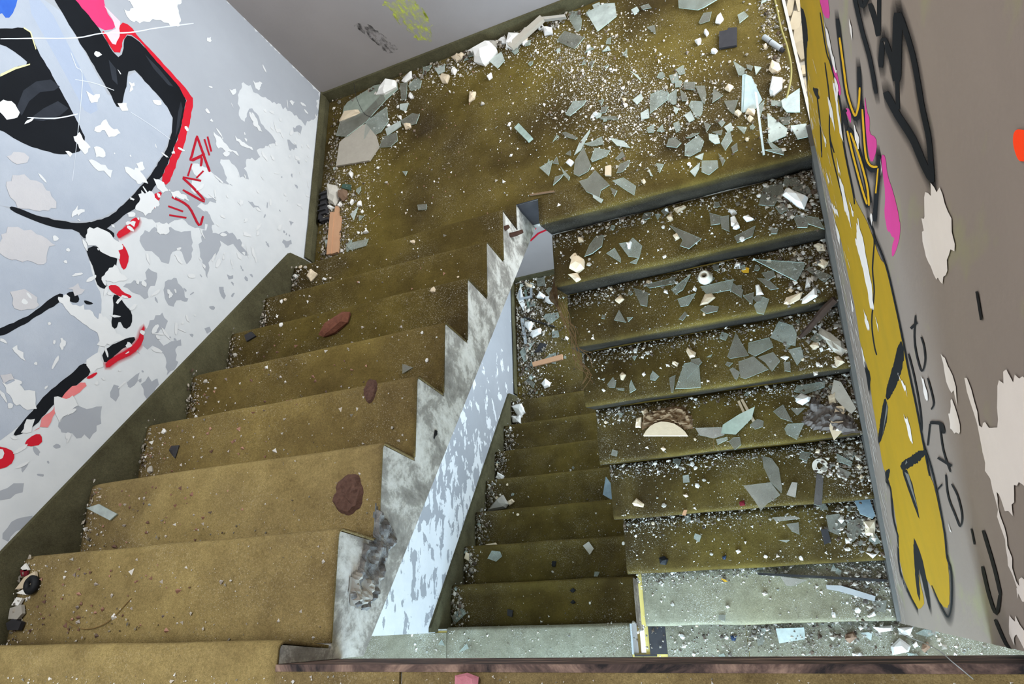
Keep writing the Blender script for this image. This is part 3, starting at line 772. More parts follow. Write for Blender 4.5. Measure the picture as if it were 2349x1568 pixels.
UNIQ=[
('sheet','glass_sheet','large pale glass sheet lying at the far edge of the landing, in window light','glass','glass','L',"2.1,2.775 2.294,2.68 2.292,2.663 2.211,2.648 2.181,2.649 2.097,2.716",0.03),
('sheet','glass_sheet','large grey-green glass sheet in the landing corner beside the back wall','glass','glassdusty','L',"0.123,2.952 0.149,2.981 0.338,3.031 0.491,2.998 0.505,2.938 0.4,2.88 0.249,2.842 0.114,2.834",0.006),
('sheet','plasterboard_sheet','cream flat board piece lying in front of the glass sheets by the left wall','board','creamdusty','L',"0.109,2.461 0.119,2.622 0.173,2.652 0.236,2.69 0.302,2.688 0.372,2.583 0.397,2.498 0.338,2.423",0.012),
('chunk','plaster_block','biggest white plaster block on the landing, near the back wall','plaster','white','L',"0.997,2.901 1.097,2.948 1.145,2.863 1.062,2.797 1.008,2.833",0.075),
('chunk','plaster_lump','crumbled white plaster lump lying on the glass sheet in the landing corner','plaster','white','L',"0.386,2.94 0.437,3.003 0.498,2.968 0.5,2.913 0.42,2.897 0.354,2.921",0.045),
('chunk','plaster_fragment','long curved cream plaster moulding fragment beside the left landing wall','plaster','cream','L',"0.107,2.784 0.137,2.838 0.239,2.813 0.246,2.79 0.209,2.774 0.12,2.752",0.03),
('chunk','plaster_fragment','pale grey angular plaster piece above the wooden batten by the left wall','plaster','greycream','L',"0.064,2.262 0.075,2.342 0.129,2.32 0.148,2.277 0.15,2.221 0.13,2.184 0.087,2.221",0.05),
('chunk','mortar_lump','rough brown mortar lump beside the pale plaster piece near the left wall','mortar','brown','L',"0.148,2.271 0.167,2.281 0.201,2.267 0.202,2.22 0.178,2.203 0.151,2.232",0.04),
('sheet','wood_batten','orange wooden batten lying along the left landing wall','wood','wood','L',"0.101,1.883 0.101,2.15 0.128,2.144 0.133,1.881",0.02),
('sheet','wood_batten','wider orange wooden batten with a narrow tongue beside the first batten','wood','wood','L',"0.133,1.881 0.128,2.144 0.131,2.184 0.15,2.175 0.155,2.116 0.173,2.108 0.171,1.883",0.016),
('sheet','green_tile','small dark green glazed tile piece near the left landing wall','tile','green','L',"0.156,2.302 0.164,2.324 0.22,2.301 0.218,2.266",0.008),
('sheet','glass_block','thick rectangular clear glass piece lying alone on the bare carpet','glass','glassthick','L',"1.225,2.324 1.25,2.343 1.32,2.23 1.295,2.216",0.016),
('sheet','glass_shard','broad white-frosted glass shard leaning on the right wall end','glass','glasswhite','L',"2.471,2.02 2.548,2.051 2.531,1.922 2.482,1.948 2.471,1.982",0.03),
('sheet','dark_tile','dark slate square tile piece on the landing near the window','tile','slate','L',"2.242,2.401 2.256,2.494 2.291,2.487 2.295,2.497 2.332,2.485 2.317,2.385",0.012),
('chunk','plaster_fragment','rounded cream plaster piece beside the cable near the window','plaster','cream','L',"2.425,2.203 2.443,2.243 2.469,2.22 2.472,2.183 2.456,2.174 2.434,2.183",0.03),
('chunk','plaster_fragment','white six-sided plaster piece standing left of the cable end','plaster','white','L',"2.41,2.09 2.432,2.156 2.47,2.133 2.462,2.085 2.423,2.061 2.41,2.074",0.035),
('sheet','cream_tile','small upright cream tile piece lying on glass in the middle of the landing','tile','cream','L',"1.665,1.9 1.67,1.946 1.697,1.945 1.692,1.891",0.012),
('sheet','wood_splinter','thin brown wood splinter on the landing edge above the stair well','wood','woodgrey','L',"1.288,1.916 1.413,1.898 1.418,1.889 1.291,1.907",0.006),
('sheet','plaster_strip','long cream plaster strip leaning by the back wall skirting','plaster','creamdusty','L',"1.21,2.891 1.408,2.992 1.425,2.962 1.235,2.859",0.025),
('sheet','plaster_strip','grey frame strip lying at the top edge by the back wall','strip','greycream','L',"1.393,3.033 1.538,2.989 1.541,2.973 1.425,3.005",0.02),
('chunk','ceramic_shard','white curved ceramic cup shard standing by the back wall','ceramic','white','L',"1.19,2.97 1.209,3.059 1.283,3.018 1.292,2.975 1.232,2.932",0.05),
('chunk','ceramic_shard','grey round ceramic bowl piece next to the white cup shard','ceramic','greycream','L',"1.07,2.999 1.098,3.019 1.131,3 1.139,2.961 1.108,2.949 1.081,2.968",0.03),
('chunk','plaster_block','large oblong white plaster block at the right end of the top right tread','plaster','white','R1',"2.384,1.674 2.4,1.7 2.433,1.678 2.479,1.63 2.454,1.585 2.428,1.607",0.05),
('chunk','stone_lump','rounded cream stone lump at the left end of the top right tread','stone','cream','R1',"1.412,1.557 1.431,1.61 1.462,1.614 1.49,1.586 1.484,1.547 1.448,1.528",0.05),
('sheet','glass_sheet','bent clear glass panel on the second right tread beside the wall','glass','glass','R2',"2.217,1.487 2.414,1.423 2.417,1.407 2.371,1.337 2.279,1.426",0.03),
('chunk','ceramic_shard','bright curved white ceramic shard at the right end of the second right tread','ceramic','white','R2',"2.374,1.242 2.383,1.262 2.445,1.302 2.441,1.263 2.392,1.242",0.03),
('chunk','plaster_fragment','cream wedge plaster chip in the middle of the second right tread','plaster','cream','R2',"1.957,1.325 1.987,1.376 2.018,1.373 2.031,1.347 1.994,1.325",0.02),
('sheet','yellow_leaf','yellow dry leaf on the second right tread near the white ring','leaf','yellow','R2',"2.156,1.456 2.175,1.467 2.193,1.459 2.187,1.437 2.164,1.443",0.003),
('chunk','plaster_wedge','big cream plaster wedge against the wall on the third right tread','plaster','creamdusty','R3',"2.44,1.157 2.451,1.188 2.49,1.153 2.53,1.1 2.533,1.061 2.512,1.039 2.484,1.064 2.461,1.12",0.03),
('sheet','glass_shard','green leaf-shaped curved glass shard on the fourth right tread','glass','glassgreen','R4',"1.93,0.812 1.945,0.85 2.026,0.886 2.101,0.909 2.078,0.859 1.994,0.797",0.03),
('sheet','board_piece','long beige board piece against the wall on the fourth right tread','board','creamdusty','R4',"2.44,0.93 2.462,0.989 2.488,0.975 2.526,0.847 2.502,0.825 2.469,0.874",0.015),
('sheet','board_piece','pale beige board offcut overhanging the nosing of the fourth right tread','board','cream','R4',"2.39,0.765 2.437,0.853 2.47,0.849 2.439,0.74 2.399,0.705",0.012),
('chunk','plaster_fragment','white knobbly plaster piece at the right of the fourth right tread','plaster','white','R4',"2.277,0.929 2.304,0.948 2.341,0.923 2.332,0.908 2.3,0.893 2.279,0.909",0.035),
('sheet','half_disc','cream half disc lying in front of the crumpled brown paper','disc','cream','R4',"1.566,0.846 1.582,0.868 1.605,0.888 1.633,0.9 1.661,0.903 1.694,0.896 1.723,0.884 1.751,0.86 1.768,0.84 1.778,0.819",0.02),
('crumple','crumpled_paper','crumpled brown paper heap on the fourth right tread','paper','paper','R4',"1.559,0.882 1.57,0.958 1.634,0.97 1.73,0.974 1.777,0.967 1.807,0.91 1.806,0.856 1.77,0.854 1.695,0.902 1.605,0.896",0.05),
('crumple','crumpled_cloth','crumpled grey rag heap near the wall on the fourth right tread','rag','rag','R4',"2.293,0.816 2.325,0.87 2.368,0.948 2.393,0.892 2.443,0.885 2.491,0.814 2.521,0.742 2.451,0.745 2.393,0.765 2.338,0.778",0.035),
('sheet','wood_strip','thin cream wooden strip under the green shard on the fourth right tread','wood','cream','R4',"2.024,0.954 2.035,0.958 2.052,0.893 2.042,0.889",0.006),
('sheet','wood_strip','longer thin cream wooden strip crossing under the green shard','wood','cream','R4',"2.039,0.96 2.051,0.962 2.088,0.854 2.076,0.847",0.005),
('sheet','smoked_glass_strip','dark smoked glass strip below the white ring on the fifth right tread','glass','smoked','R5',"2.267,0.478 2.303,0.613 2.33,0.604 2.3,0.469",0.008),
('sheet','cork_piece','small orange cork piece near the left of the fifth right tread','cork','wood','R5',"1.675,0.48 1.687,0.502 1.701,0.501 1.691,0.476",0.012),
('chunk','red_rag_scrap','small dark red scrap on the fifth right tread','scrap','darkred','R5',"1.947,0.519 1.97,0.524 1.973,0.501 1.948,0.5",0.01),
('sheet','glass_shard','bluish glass shard propped at the wall on the sixth right tread','glass','glassblue','R6',"2.452,0.51 2.516,0.51 2.524,0.434 2.51,0.42 2.463,0.446",0.05),
('chunk','black_block','small black cube-like block on the sixth right tread','block','black','R6',"1.503,0.302 1.532,0.309 1.55,0.291 1.534,0.265 1.506,0.271",0.03),
('sheet','dark_tile','dark pointed tile piece on the sixth right tread near the wall','tile','slate','R6',"2.274,0.385 2.304,0.383 2.309,0.327 2.277,0.317",0.012),
('chunk','blue_chip','tiny blue-black chip right of the black block','chip','navy','R6',"1.811,0.291 1.833,0.296 1.826,0.276 1.813,0.277",0.012),
('sheet','metal_bar','long dark metal bar lying along the back of the seventh right tread','bar','darkmetal','R7',"1.967,0.217 2.534,0.16 2.532,0.149 1.974,0.206",0.02),
('sheet','metal_bar','pale aluminium angle bar below the dark bar on the seventh right tread','bar','alu','R7',"2.249,0.146 2.314,0.141 2.45,0.089 2.442,0.067 2.302,0.116 2.25,0.128",0.02),
('sheet','yellow_leaf','small yellow leaf at the back of the seventh right tread','leaf','yellow','R7',"1.766,0.197 1.781,0.198 1.799,0.181 1.783,0.181",0.003),
('chunk','plaster_block','large white plaster block on the lower landing floor by the slab edge','plaster','white','F',"2.475,-0.128 2.52,-0.091 2.556,-0.129 2.544,-0.151 2.474,-0.166",0.07),
('chunk','brown_sponge','brown sponge lump on the lower landing left of the white block','sponge','brown','F',"2.292,-0.072 2.329,-0.06 2.339,-0.088 2.303,-0.115 2.284,-0.095",0.05),
('chunk','brown_sponge','smaller brown sponge lump on the lower landing right of the white block','sponge','brown','F',"2.608,-0.122 2.632,-0.111 2.637,-0.137 2.61,-0.159 2.599,-0.144",0.045),
('chunk','blue_chip','blue chip on the lower landing below the right flight','chip','navy','F',"1.75,-0.071 1.785,-0.072 1.772,-0.096 1.755,-0.096",0.012),
('chunk','plaster_fragment','large grey plaster lump at the left end of the lower flight','plaster','greycream','M4',"0.007,0.771 0.107,0.864 0.156,0.881 0.195,0.813 0.17,0.786",0.04),
('sheet','paper_scrap','brownish paper scrap near the right end of the lower flight','paper','greycream','M2',"0.872,0.455 0.913,0.477 0.943,0.432 0.914,0.398",0.006),
('sheet','dark_tile','dark square chip on the lower flight, second tread from bottom edge','tile','slate','M1',"0.417,0.057 0.42,0.094 0.455,0.085 0.449,0.048",0.01),
('chunk','black_chip','small black chip in the middle of the lower flight','chip','black','M2',"0.654,0.343 0.658,0.373 0.688,0.371 0.678,0.336",0.012),
('chunk','black_chip','small black chip near the right of the lower flight, upper of two','chip','black','M1',"0.828,0.185 0.851,0.201 0.869,0.187 0.849,0.171",0.01),
('chunk','black_chip','small black chip near the right of the lower flight, lower of two','chip','black','M1',"0.828,0.118 0.846,0.134 0.864,0.117 0.845,0.109",0.01),
('sheet','glass_shard','narrow blue glass blade at the right edge of the lower flight','glass','glassblue','M4',"0.924,0.817 0.955,0.938 0.993,0.879 0.992,0.77",0.012),
('sheet','wood_batten','short brown wooden batten on the lower half landing','wood','wood','LL',"0.164,2.141 0.448,2.167 0.449,2.118 0.171,2.099",0.02),
('sheet','metal_plate','perforated grey metal strip along the wall of the lower half landing','metal','alu','LL',"0.06,2.589 0.097,2.585 0.114,2.333 0.09,2.329",0.008),
('sheet','metal_bar','thin dark metal rod across the lower half landing debris','bar','darkmetal','LL',"0.093,2.604 0.391,2.445 0.391,2.434 0.093,2.589",0.012),
('sheet','frame_bar','pale green frame bar beside the steel bracket on the lower half landing','bar','glassgreen','LL',"0.105,2.868 0.126,2.872 0.16,2.66 0.14,2.66",0.02),
('sheet','dark_tile','dark slate piece among rubble on the lower half landing','tile','slate','LL',"0.187,2.235 0.245,2.314 0.307,2.291 0.266,2.228",0.012),
('sheet','white_plaster_sheet','white curved panel leaning at the left wall of the lower half landing','plaster','white','LL',"0.02,2.811 0.064,2.923 0.103,2.703 0.087,2.659",0.012),
('chunk','rust_rock','rust-brown porous rock on the upper flight, alone mid tread','rock','rust','S5',"0.525,1.145 0.548,1.19 0.645,1.223 0.685,1.215 0.671,1.175 0.608,1.138 0.554,1.13",0.03),
('chunk','dark_chip','dark pointed chip near the left of the third upper tread','chip','slate','S3',"0.166,0.636 0.176,0.651 0.215,0.649 0.204,0.6",0.01),
('sheet','dark_tile','dark square chip at the left end of the fifth upper tread','tile','slate','S5',"0.109,1.227 0.146,1.237 0.176,1.21 0.126,1.194",0.008),
('sheet','glass_shard','clear glass strip jutting from the left skirting over the second upper tread','glass','glasswhite','S2',"-0.112,0.419 -0.052,0.427 0.048,0.386 0.019,0.368",0.012),
('sheet','paint_flake','large cream paint flake by the black rubber ring on the first upper tread','flake','cream','S1',"0.002,0.153 0.034,0.187 0.078,0.202 0.088,0.184 0.062,0.156",0.008),
('sheet','paint_flake','red-backed paint flake at the top of the flake pile on the first upper tread','flake','darkred','S1',"-0.009,0.209 0.026,0.21 0.029,0.189 0.004,0.19",0.006),
('sheet','paint_flake','white paint flake above the cream flake on the first upper tread','flake','white','S1',"0.022,0.215 0.04,0.228 0.064,0.208 0.045,0.204",0.006),
('sheet','paint_flake','white curled paint flake below the rubber ring on the first upper tread','flake','white','S1',"0.007,0.108 0.023,0.13 0.053,0.126 0.04,0.106",0.008),
('sheet','paint_flake','grey paint flake low in the pile on the first upper tread','flake','greycream','S1',"-0.028,0.07 -0.031,0.1 0.019,0.108 0.033,0.083 0.015,0.067",0.01),
('sheet','paint_flake','small white paint flake right under the rubber ring on the first upper tread','flake','white','S1',"0.031,0.142 0.056,0.151 0.088,0.152 0.082,0.135",0.006),
('sheet','dark_tile','black tile corner in the bottom left corner of the first upper tread','tile','slate','S1',"-0.006,0.058 0.022,0.069 0.066,0.059 0.059,0.037 0.01,0.038",0.012)]
LEFT_PAINT=[
('grey',["2.272,1.918 2.944,1.378 2.98,0.818 2.973,0.093 2.797,0.096 2.673,0.175 2.679,0.251 2.652,0.392 2.617,0.482 2.59,0.569 2.623,0.593 2.583,0.649 2.484,0.657 2.388,0.635 2.383,0.598 2.455,0.585 2.492,0.56 2.44,0.442 2.41,0.37 2.277,0.495 2.253,0.465 2.182,0.554 2.126,0.557 2.091,0.521 2.064,0.57 2.098,0.599 2.105,0.669 2.084,0.699 1.993,0.65 1.986,0.604 1.98,0.703 1.991,0.78 1.961,0.846 1.922,0.824 1.917,0.787 1.86,0.847 1.836,0.823 1.843,0.732 1.875,0.696 1.851,0.686 1.79,0.774 1.746,0.684 1.694,0.726 1.667,0.792 1.675,0.861 1.606,0.903 1.592,0.945 1.588,1.014 1.509,1.081 1.363,1.128 1.139,1.288 0.949,1.581",
"1.477,1.017 1.535,1.003 1.572,0.942 1.599,0.884 1.642,0.797 1.527,0.766 1.496,0.775 1.529,0.833 1.504,0.865 1.433,0.87 1.433,0.905 1.459,0.954 1.44,0.993",
"1.661,0.736 1.732,0.692 1.685,0.673 1.75,0.587 1.747,0.519 1.683,0.45 1.667,0.483 1.69,0.555 1.677,0.635 1.591,0.636 1.541,0.663 1.465,0.67 1.492,0.69 1.566,0.724",
"1.867,0.251 1.915,0.19 1.893,0.18 1.85,0.222",
"1.972,0.508 1.974,0.46 1.968,0.415 1.948,0.468",
"2.474,0.296 2.498,0.227 2.475,0.216 2.43,0.283",
"2.591,0.269 2.641,0.201 2.601,0.196 2.562,0.258",
"1.776,0.741 1.782,0.722 1.77,0.709",
"2.015,0.218 2.025,0.191 1.992,0.201",
"1.258,1.044 1.306,1.007 1.334,0.963 1.379,0.955 1.378,0.921 1.341,0.913 1.297,0.939 1.246,0.945 1.251,0.971 1.259,1.005",
"1.302,0.871 1.374,0.858 1.401,0.818 1.361,0.773 1.318,0.756 1.3,0.799 1.269,0.811 1.268,0.834",
"1.455,0.601 1.468,0.572 1.43,0.555 1.408,0.562 1.432,0.592",
"1.12,0.928 1.181,0.89 1.226,0.856 1.199,0.825 1.162,0.835 1.136,0.864 1.102,0.849 1.115,0.791 1.145,0.751 1.122,0.747 1.08,0.775 1.044,0.741 0.977,0.782 1.025,0.8 1.07,0.851 1.056,0.891 1.067,0.925",
"0.906,0.893 0.943,0.868 0.95,0.819 0.905,0.819 0.857,0.859",
"0.842,1.013 0.874,1.002 0.873,0.979 0.84,0.972 0.813,0.981 0.824,1.006",
"0.883,0.947 0.922,0.936 0.95,0.906 0.915,0.911 0.879,0.935",
"0.683,1.168 0.741,1.14 0.772,1.12 0.756,1.083 0.782,1.033 0.723,1.027 0.662,1.049 0.673,1.098 0.658,1.153",
"1.235,0.644 1.253,0.618 1.237,0.605 1.216,0.626",
"1.531,0.566 1.547,0.531 1.53,0.528 1.514,0.553",
"0.427,1.327 0.442,1.301 0.468,1.266 0.473,1.235 0.446,1.234 0.42,1.265 0.411,1.293",
"0.316,1.265 0.366,1.231 0.377,1.185 0.349,1.189 0.32,1.22 0.289,1.244",
"0.665,1.162 0.683,1.133 0.692,1.085 0.752,1.032 0.672,1.048 0.663,1.116"]),
('silver',["2.076,1.868 2.121,1.708 2.246,1.541 2.143,1.41 1.969,1.225 2.207,1.208 2.185,1.107 2.14,0.982 2.047,0.969 1.851,1.005 1.662,1.079 1.525,1.147 1.427,1.252 1.374,1.406 1.363,1.489 1.285,1.667",
"1.34,1.68 1.347,1.485 1.409,1.269 1.309,1.197 1.224,1.153 1.193,1.121 1.098,1.101 0.977,1.078 0.928,1.12 0.823,1.197 0.76,1.239 0.618,1.305 0.472,1.46"]),
('blue',["2.123,1.825 2.185,1.654 2.085,1.649 2.03,1.661 2.045,1.689 1.864,1.76"]),
('palesilver',["2.153,1.634 2.218,1.569 2.066,1.415 1.935,1.281 1.865,1.326 1.924,1.383 2.025,1.491"]),
('pink',["2.351,1.522 2.481,1.399 2.375,1.356 2.355,1.315 2.329,1.301 2.27,1.353 2.292,1.42 2.315,1.474"]),
('paleb',["2.393,1.368 2.379,1.291 2.313,1.277 2.237,1.29 2.264,1.34 2.329,1.301 2.36,1.32"]),
('black',["2.333,1.26 2.362,1.223 2.333,1.109 2.278,0.93 2.166,0.929 2.042,0.935 1.914,0.953 1.797,0.977 1.724,1.007 1.633,1.04 1.561,1.091 1.489,1.132 1.435,1.173 1.372,1.218 1.393,1.265 1.366,1.32 1.354,1.376 1.349,1.431 1.347,1.485 1.36,1.494 1.369,1.467 1.374,1.406 1.396,1.327 1.427,1.252 1.468,1.195 1.525,1.147 1.61,1.102 1.686,1.068 1.766,1.032 1.851,1.005 1.956,0.975 2.047,0.969 2.14,0.982 2.185,1.107 2.217,1.215 2.068,1.205 1.972,1.209 2.033,1.271 2.143,1.41 2.246,1.541 2.286,1.592 2.346,1.536 2.315,1.474 2.27,1.353 2.198,1.269 2.248,1.251",
"1.875,1.79 1.977,1.673 2.047,1.609 2.049,1.583 1.997,1.552 1.931,1.469 1.842,1.379 1.752,1.294 1.685,1.33 1.645,1.384 1.615,1.462 1.607,1.523 1.609,1.584 1.582,1.689 1.694,1.717 1.797,1.629 1.872,1.599 1.92,1.556 1.928,1.6 1.928,1.655 1.864,1.76",
"1.416,1.27 1.458,1.208 1.459,1.148 1.452,1.116 1.413,1.131 1.434,1.195 1.388,1.207 1.371,1.239",
"1.338,1.214 1.371,1.182 1.363,1.135 1.369,1.091 1.316,1.087 1.282,1.111 1.26,1.125 1.226,1.099 1.214,1.126 1.226,1.15 1.277,1.169 1.309,1.197",
"1.211,1.08 1.216,1.051 1.19,1.022 1.174,0.987 1.124,0.977 1.092,1.002 1.125,1.032 1.079,1.037 1.091,1.063 1.158,1.062",
"0.978,1.075 1.031,1.027 1.084,0.961 1.066,0.949 0.999,1.013 0.933,1.051",
"0.618,1.305 0.668,1.282 0.76,1.239 0.823,1.197 0.873,1.163 0.928,1.12 0.889,1.091 0.833,1.14 0.768,1.184 0.708,1.22 0.644,1.254 0.614,1.293",
"0.89,1.49 0.94,1.422 0.984,1.375 1.042,1.329 1.105,1.293 1.141,1.259 1.116,1.25 1.065,1.29 1.007,1.333 0.958,1.375 0.926,1.401 0.917,1.416 0.868,1.485",
"1.147,1.244 1.161,1.22 1.146,1.196 1.124,1.198 1.117,1.224 1.127,1.243",
"1.145,1.182 1.148,1.141 1.136,1.152 1.131,1.172"]),
('red',["2.379,1.291 2.399,1.248 2.374,1.199 2.344,1.074 2.299,0.903 2.257,0.89 2.141,0.894 2.029,0.898 1.897,0.922 1.784,0.938 1.786,0.979 1.914,0.953 2.042,0.935 2.166,0.929 2.278,0.93 2.333,1.109 2.367,1.224 2.337,1.261 2.204,1.262 2.262,1.351 2.28,1.343 2.24,1.286 2.309,1.28",
"1.457,1.117 1.509,1.081 1.563,1.059 1.57,1.031 1.526,1.035 1.468,1.08 1.44,1.102",
"1.388,1.095 1.431,1.088 1.413,1.061 1.382,1.042 1.323,1.05 1.336,1.072",
"1.24,1.102 1.255,1.067 1.236,1.04 1.238,1.001 1.224,1.006 1.213,1.05 1.221,1.094",
"0.943,1.053 0.983,1.017 1.018,0.979 1.069,0.942 1.117,0.936 1.144,0.925 1.07,0.918 1.014,0.947 0.965,1.006 0.922,1.041",
"0.865,1.114 0.899,1.079 0.895,1.071 0.867,1.093",
"1.706,0.999 1.749,0.958 1.695,0.966 1.638,0.981 1.664,1.003",
"0.601,1.265 0.633,1.239 0.637,1.217 0.605,1.207 0.587,1.251",
"0.572,1.353 0.571,1.301 0.553,1.281 0.519,1.288 0.495,1.334"]),
('redfade',["0.641,1.241 0.702,1.219 0.76,1.189 0.807,1.161 0.849,1.11 0.838,1.101 0.796,1.132 0.735,1.189 0.668,1.205"]),
('rim',["1.811,1.632 1.87,1.598 1.922,1.557 1.917,1.556 1.864,1.594 1.801,1.63",
"2.047,1.609 2.049,1.583 1.997,1.552 1.991,1.553 2.043,1.585 2.041,1.607"]),
('bare',["2.446,1.283 2.499,1.251 2.504,1.287 2.519,1.333 2.8,1.063 2.742,1.052 2.677,1.05 2.638,1.033 2.575,1.041 2.554,1.086 2.551,1.134 2.503,1.162 2.465,1.191 2.426,1.236 2.428,1.271",
"1.958,1.347 1.989,1.308 1.952,1.304 1.932,1.319",
"2.002,1.224 2.033,1.189 1.999,1.174 1.981,1.203",
"1.864,1.27 1.902,1.254 1.886,1.239 1.886,1.191 1.833,1.228 1.846,1.246 1.821,1.287",
"1.745,1.351 1.78,1.337 1.76,1.318 1.747,1.289 1.707,1.299 1.711,1.329",
"1.703,1.63 1.712,1.609 1.736,1.578 1.714,1.546 1.69,1.546 1.663,1.573 1.673,1.599 1.658,1.619",
"1.686,1.28 1.71,1.232 1.706,1.185 1.68,1.188 1.664,1.238",
"1.746,1.138 1.779,1.095 1.749,1.038 1.713,1.073",
"1.751,1.272 1.77,1.238 1.748,1.225 1.718,1.257",
"2.132,1.201 2.149,1.175 2.113,1.172 2.09,1.188",
"1.798,1.099 1.822,1.07 1.799,1.057 1.773,1.077",
"1.772,1.008 1.788,0.975 1.776,0.936 1.795,0.845 1.775,0.831 1.742,0.902 1.765,0.925 1.746,0.985",
"1.695,1.053 1.716,1.005 1.679,0.962 1.588,1.014 1.601,1.067",
"2.486,0.711 2.522,0.681 2.496,0.671 2.474,0.691",
"2.196,0.763 2.194,0.707 2.173,0.647 2.182,0.602 2.152,0.677 2.132,0.735",
"2.255,0.637 2.273,0.58 2.262,0.517 2.236,0.587",
"2.653,0.579 2.69,0.526 2.637,0.525 2.62,0.561",
"2.729,0.317 2.76,0.277 2.727,0.288",
"2.467,0.562 2.451,0.522 2.404,0.476 2.402,0.527",
"1.667,1.368 1.677,1.342 1.657,1.348",
"1.618,0.915 1.623,0.888 1.574,0.897 1.548,0.963 1.584,0.944",
"1.363,1.234 1.425,1.219 1.444,1.175 1.438,1.144 1.42,1.086 1.366,1.082 1.356,1.134 1.36,1.172",
"1.523,1.091 1.547,1.048 1.524,1.051 1.512,1.081",
"1.258,1.128 1.327,1.097 1.315,1.072 1.3,1.037 1.259,1.075 1.251,1.111",
"1.12,1.258 1.141,1.243 1.11,1.216 1.125,1.178 1.101,1.13 1.109,1.074 1.065,1.034 1.067,0.989 1.024,1.026 1,1.094 1.037,1.109 1.059,1.163 1.097,1.246",
"0.928,1.12 0.973,1.088 0.927,1.057 0.887,1.098",
"0.889,1.372 0.907,1.357 0.861,1.322 0.86,1.345",
"0.765,1.373 0.781,1.338 0.768,1.277 0.718,1.253 0.705,1.28 0.707,1.32 0.736,1.344",
"0.763,1.202 0.792,1.144 0.76,1.117 0.71,1.159 0.688,1.173",
"0.67,1.272 0.682,1.251 0.639,1.252 0.627,1.278"]),
('flake',["1.441,1.525 1.483,1.494 1.498,1.435 1.49,1.375 1.44,1.357 1.387,1.397 1.369,1.467 1.391,1.502",
"1.253,1.497 1.306,1.452 1.303,1.39 1.297,1.318 1.206,1.342 1.201,1.397 1.177,1.445 1.186,1.481",
"1.527,1.54 1.568,1.514 1.57,1.477 1.546,1.478 1.519,1.508",
"1.065,1.418 1.093,1.383 1.086,1.339 1.059,1.32 1.031,1.357 1.022,1.396",
"0.791,1.385 0.807,1.356 0.787,1.34 0.769,1.369",
"1.167,1.249 1.197,1.214 1.181,1.183 1.154,1.212"]),
('darkshade',["1.722,1.557 1.805,1.552 1.87,1.522 1.915,1.479 1.91,1.444 1.881,1.458 1.838,1.501 1.777,1.526 1.707,1.535",
"1.71,1.51 1.784,1.476 1.848,1.437 1.847,1.395 1.795,1.418 1.736,1.465",
"2.167,1.299 2.151,1.263 2.085,1.241 2.091,1.267",
"2.318,1.161 2.303,1.085 2.27,1.003 2.259,1.029 2.283,1.109",
"2.164,0.958 2.227,0.955 2.198,0.94 2.097,0.94 2.033,0.948"])]
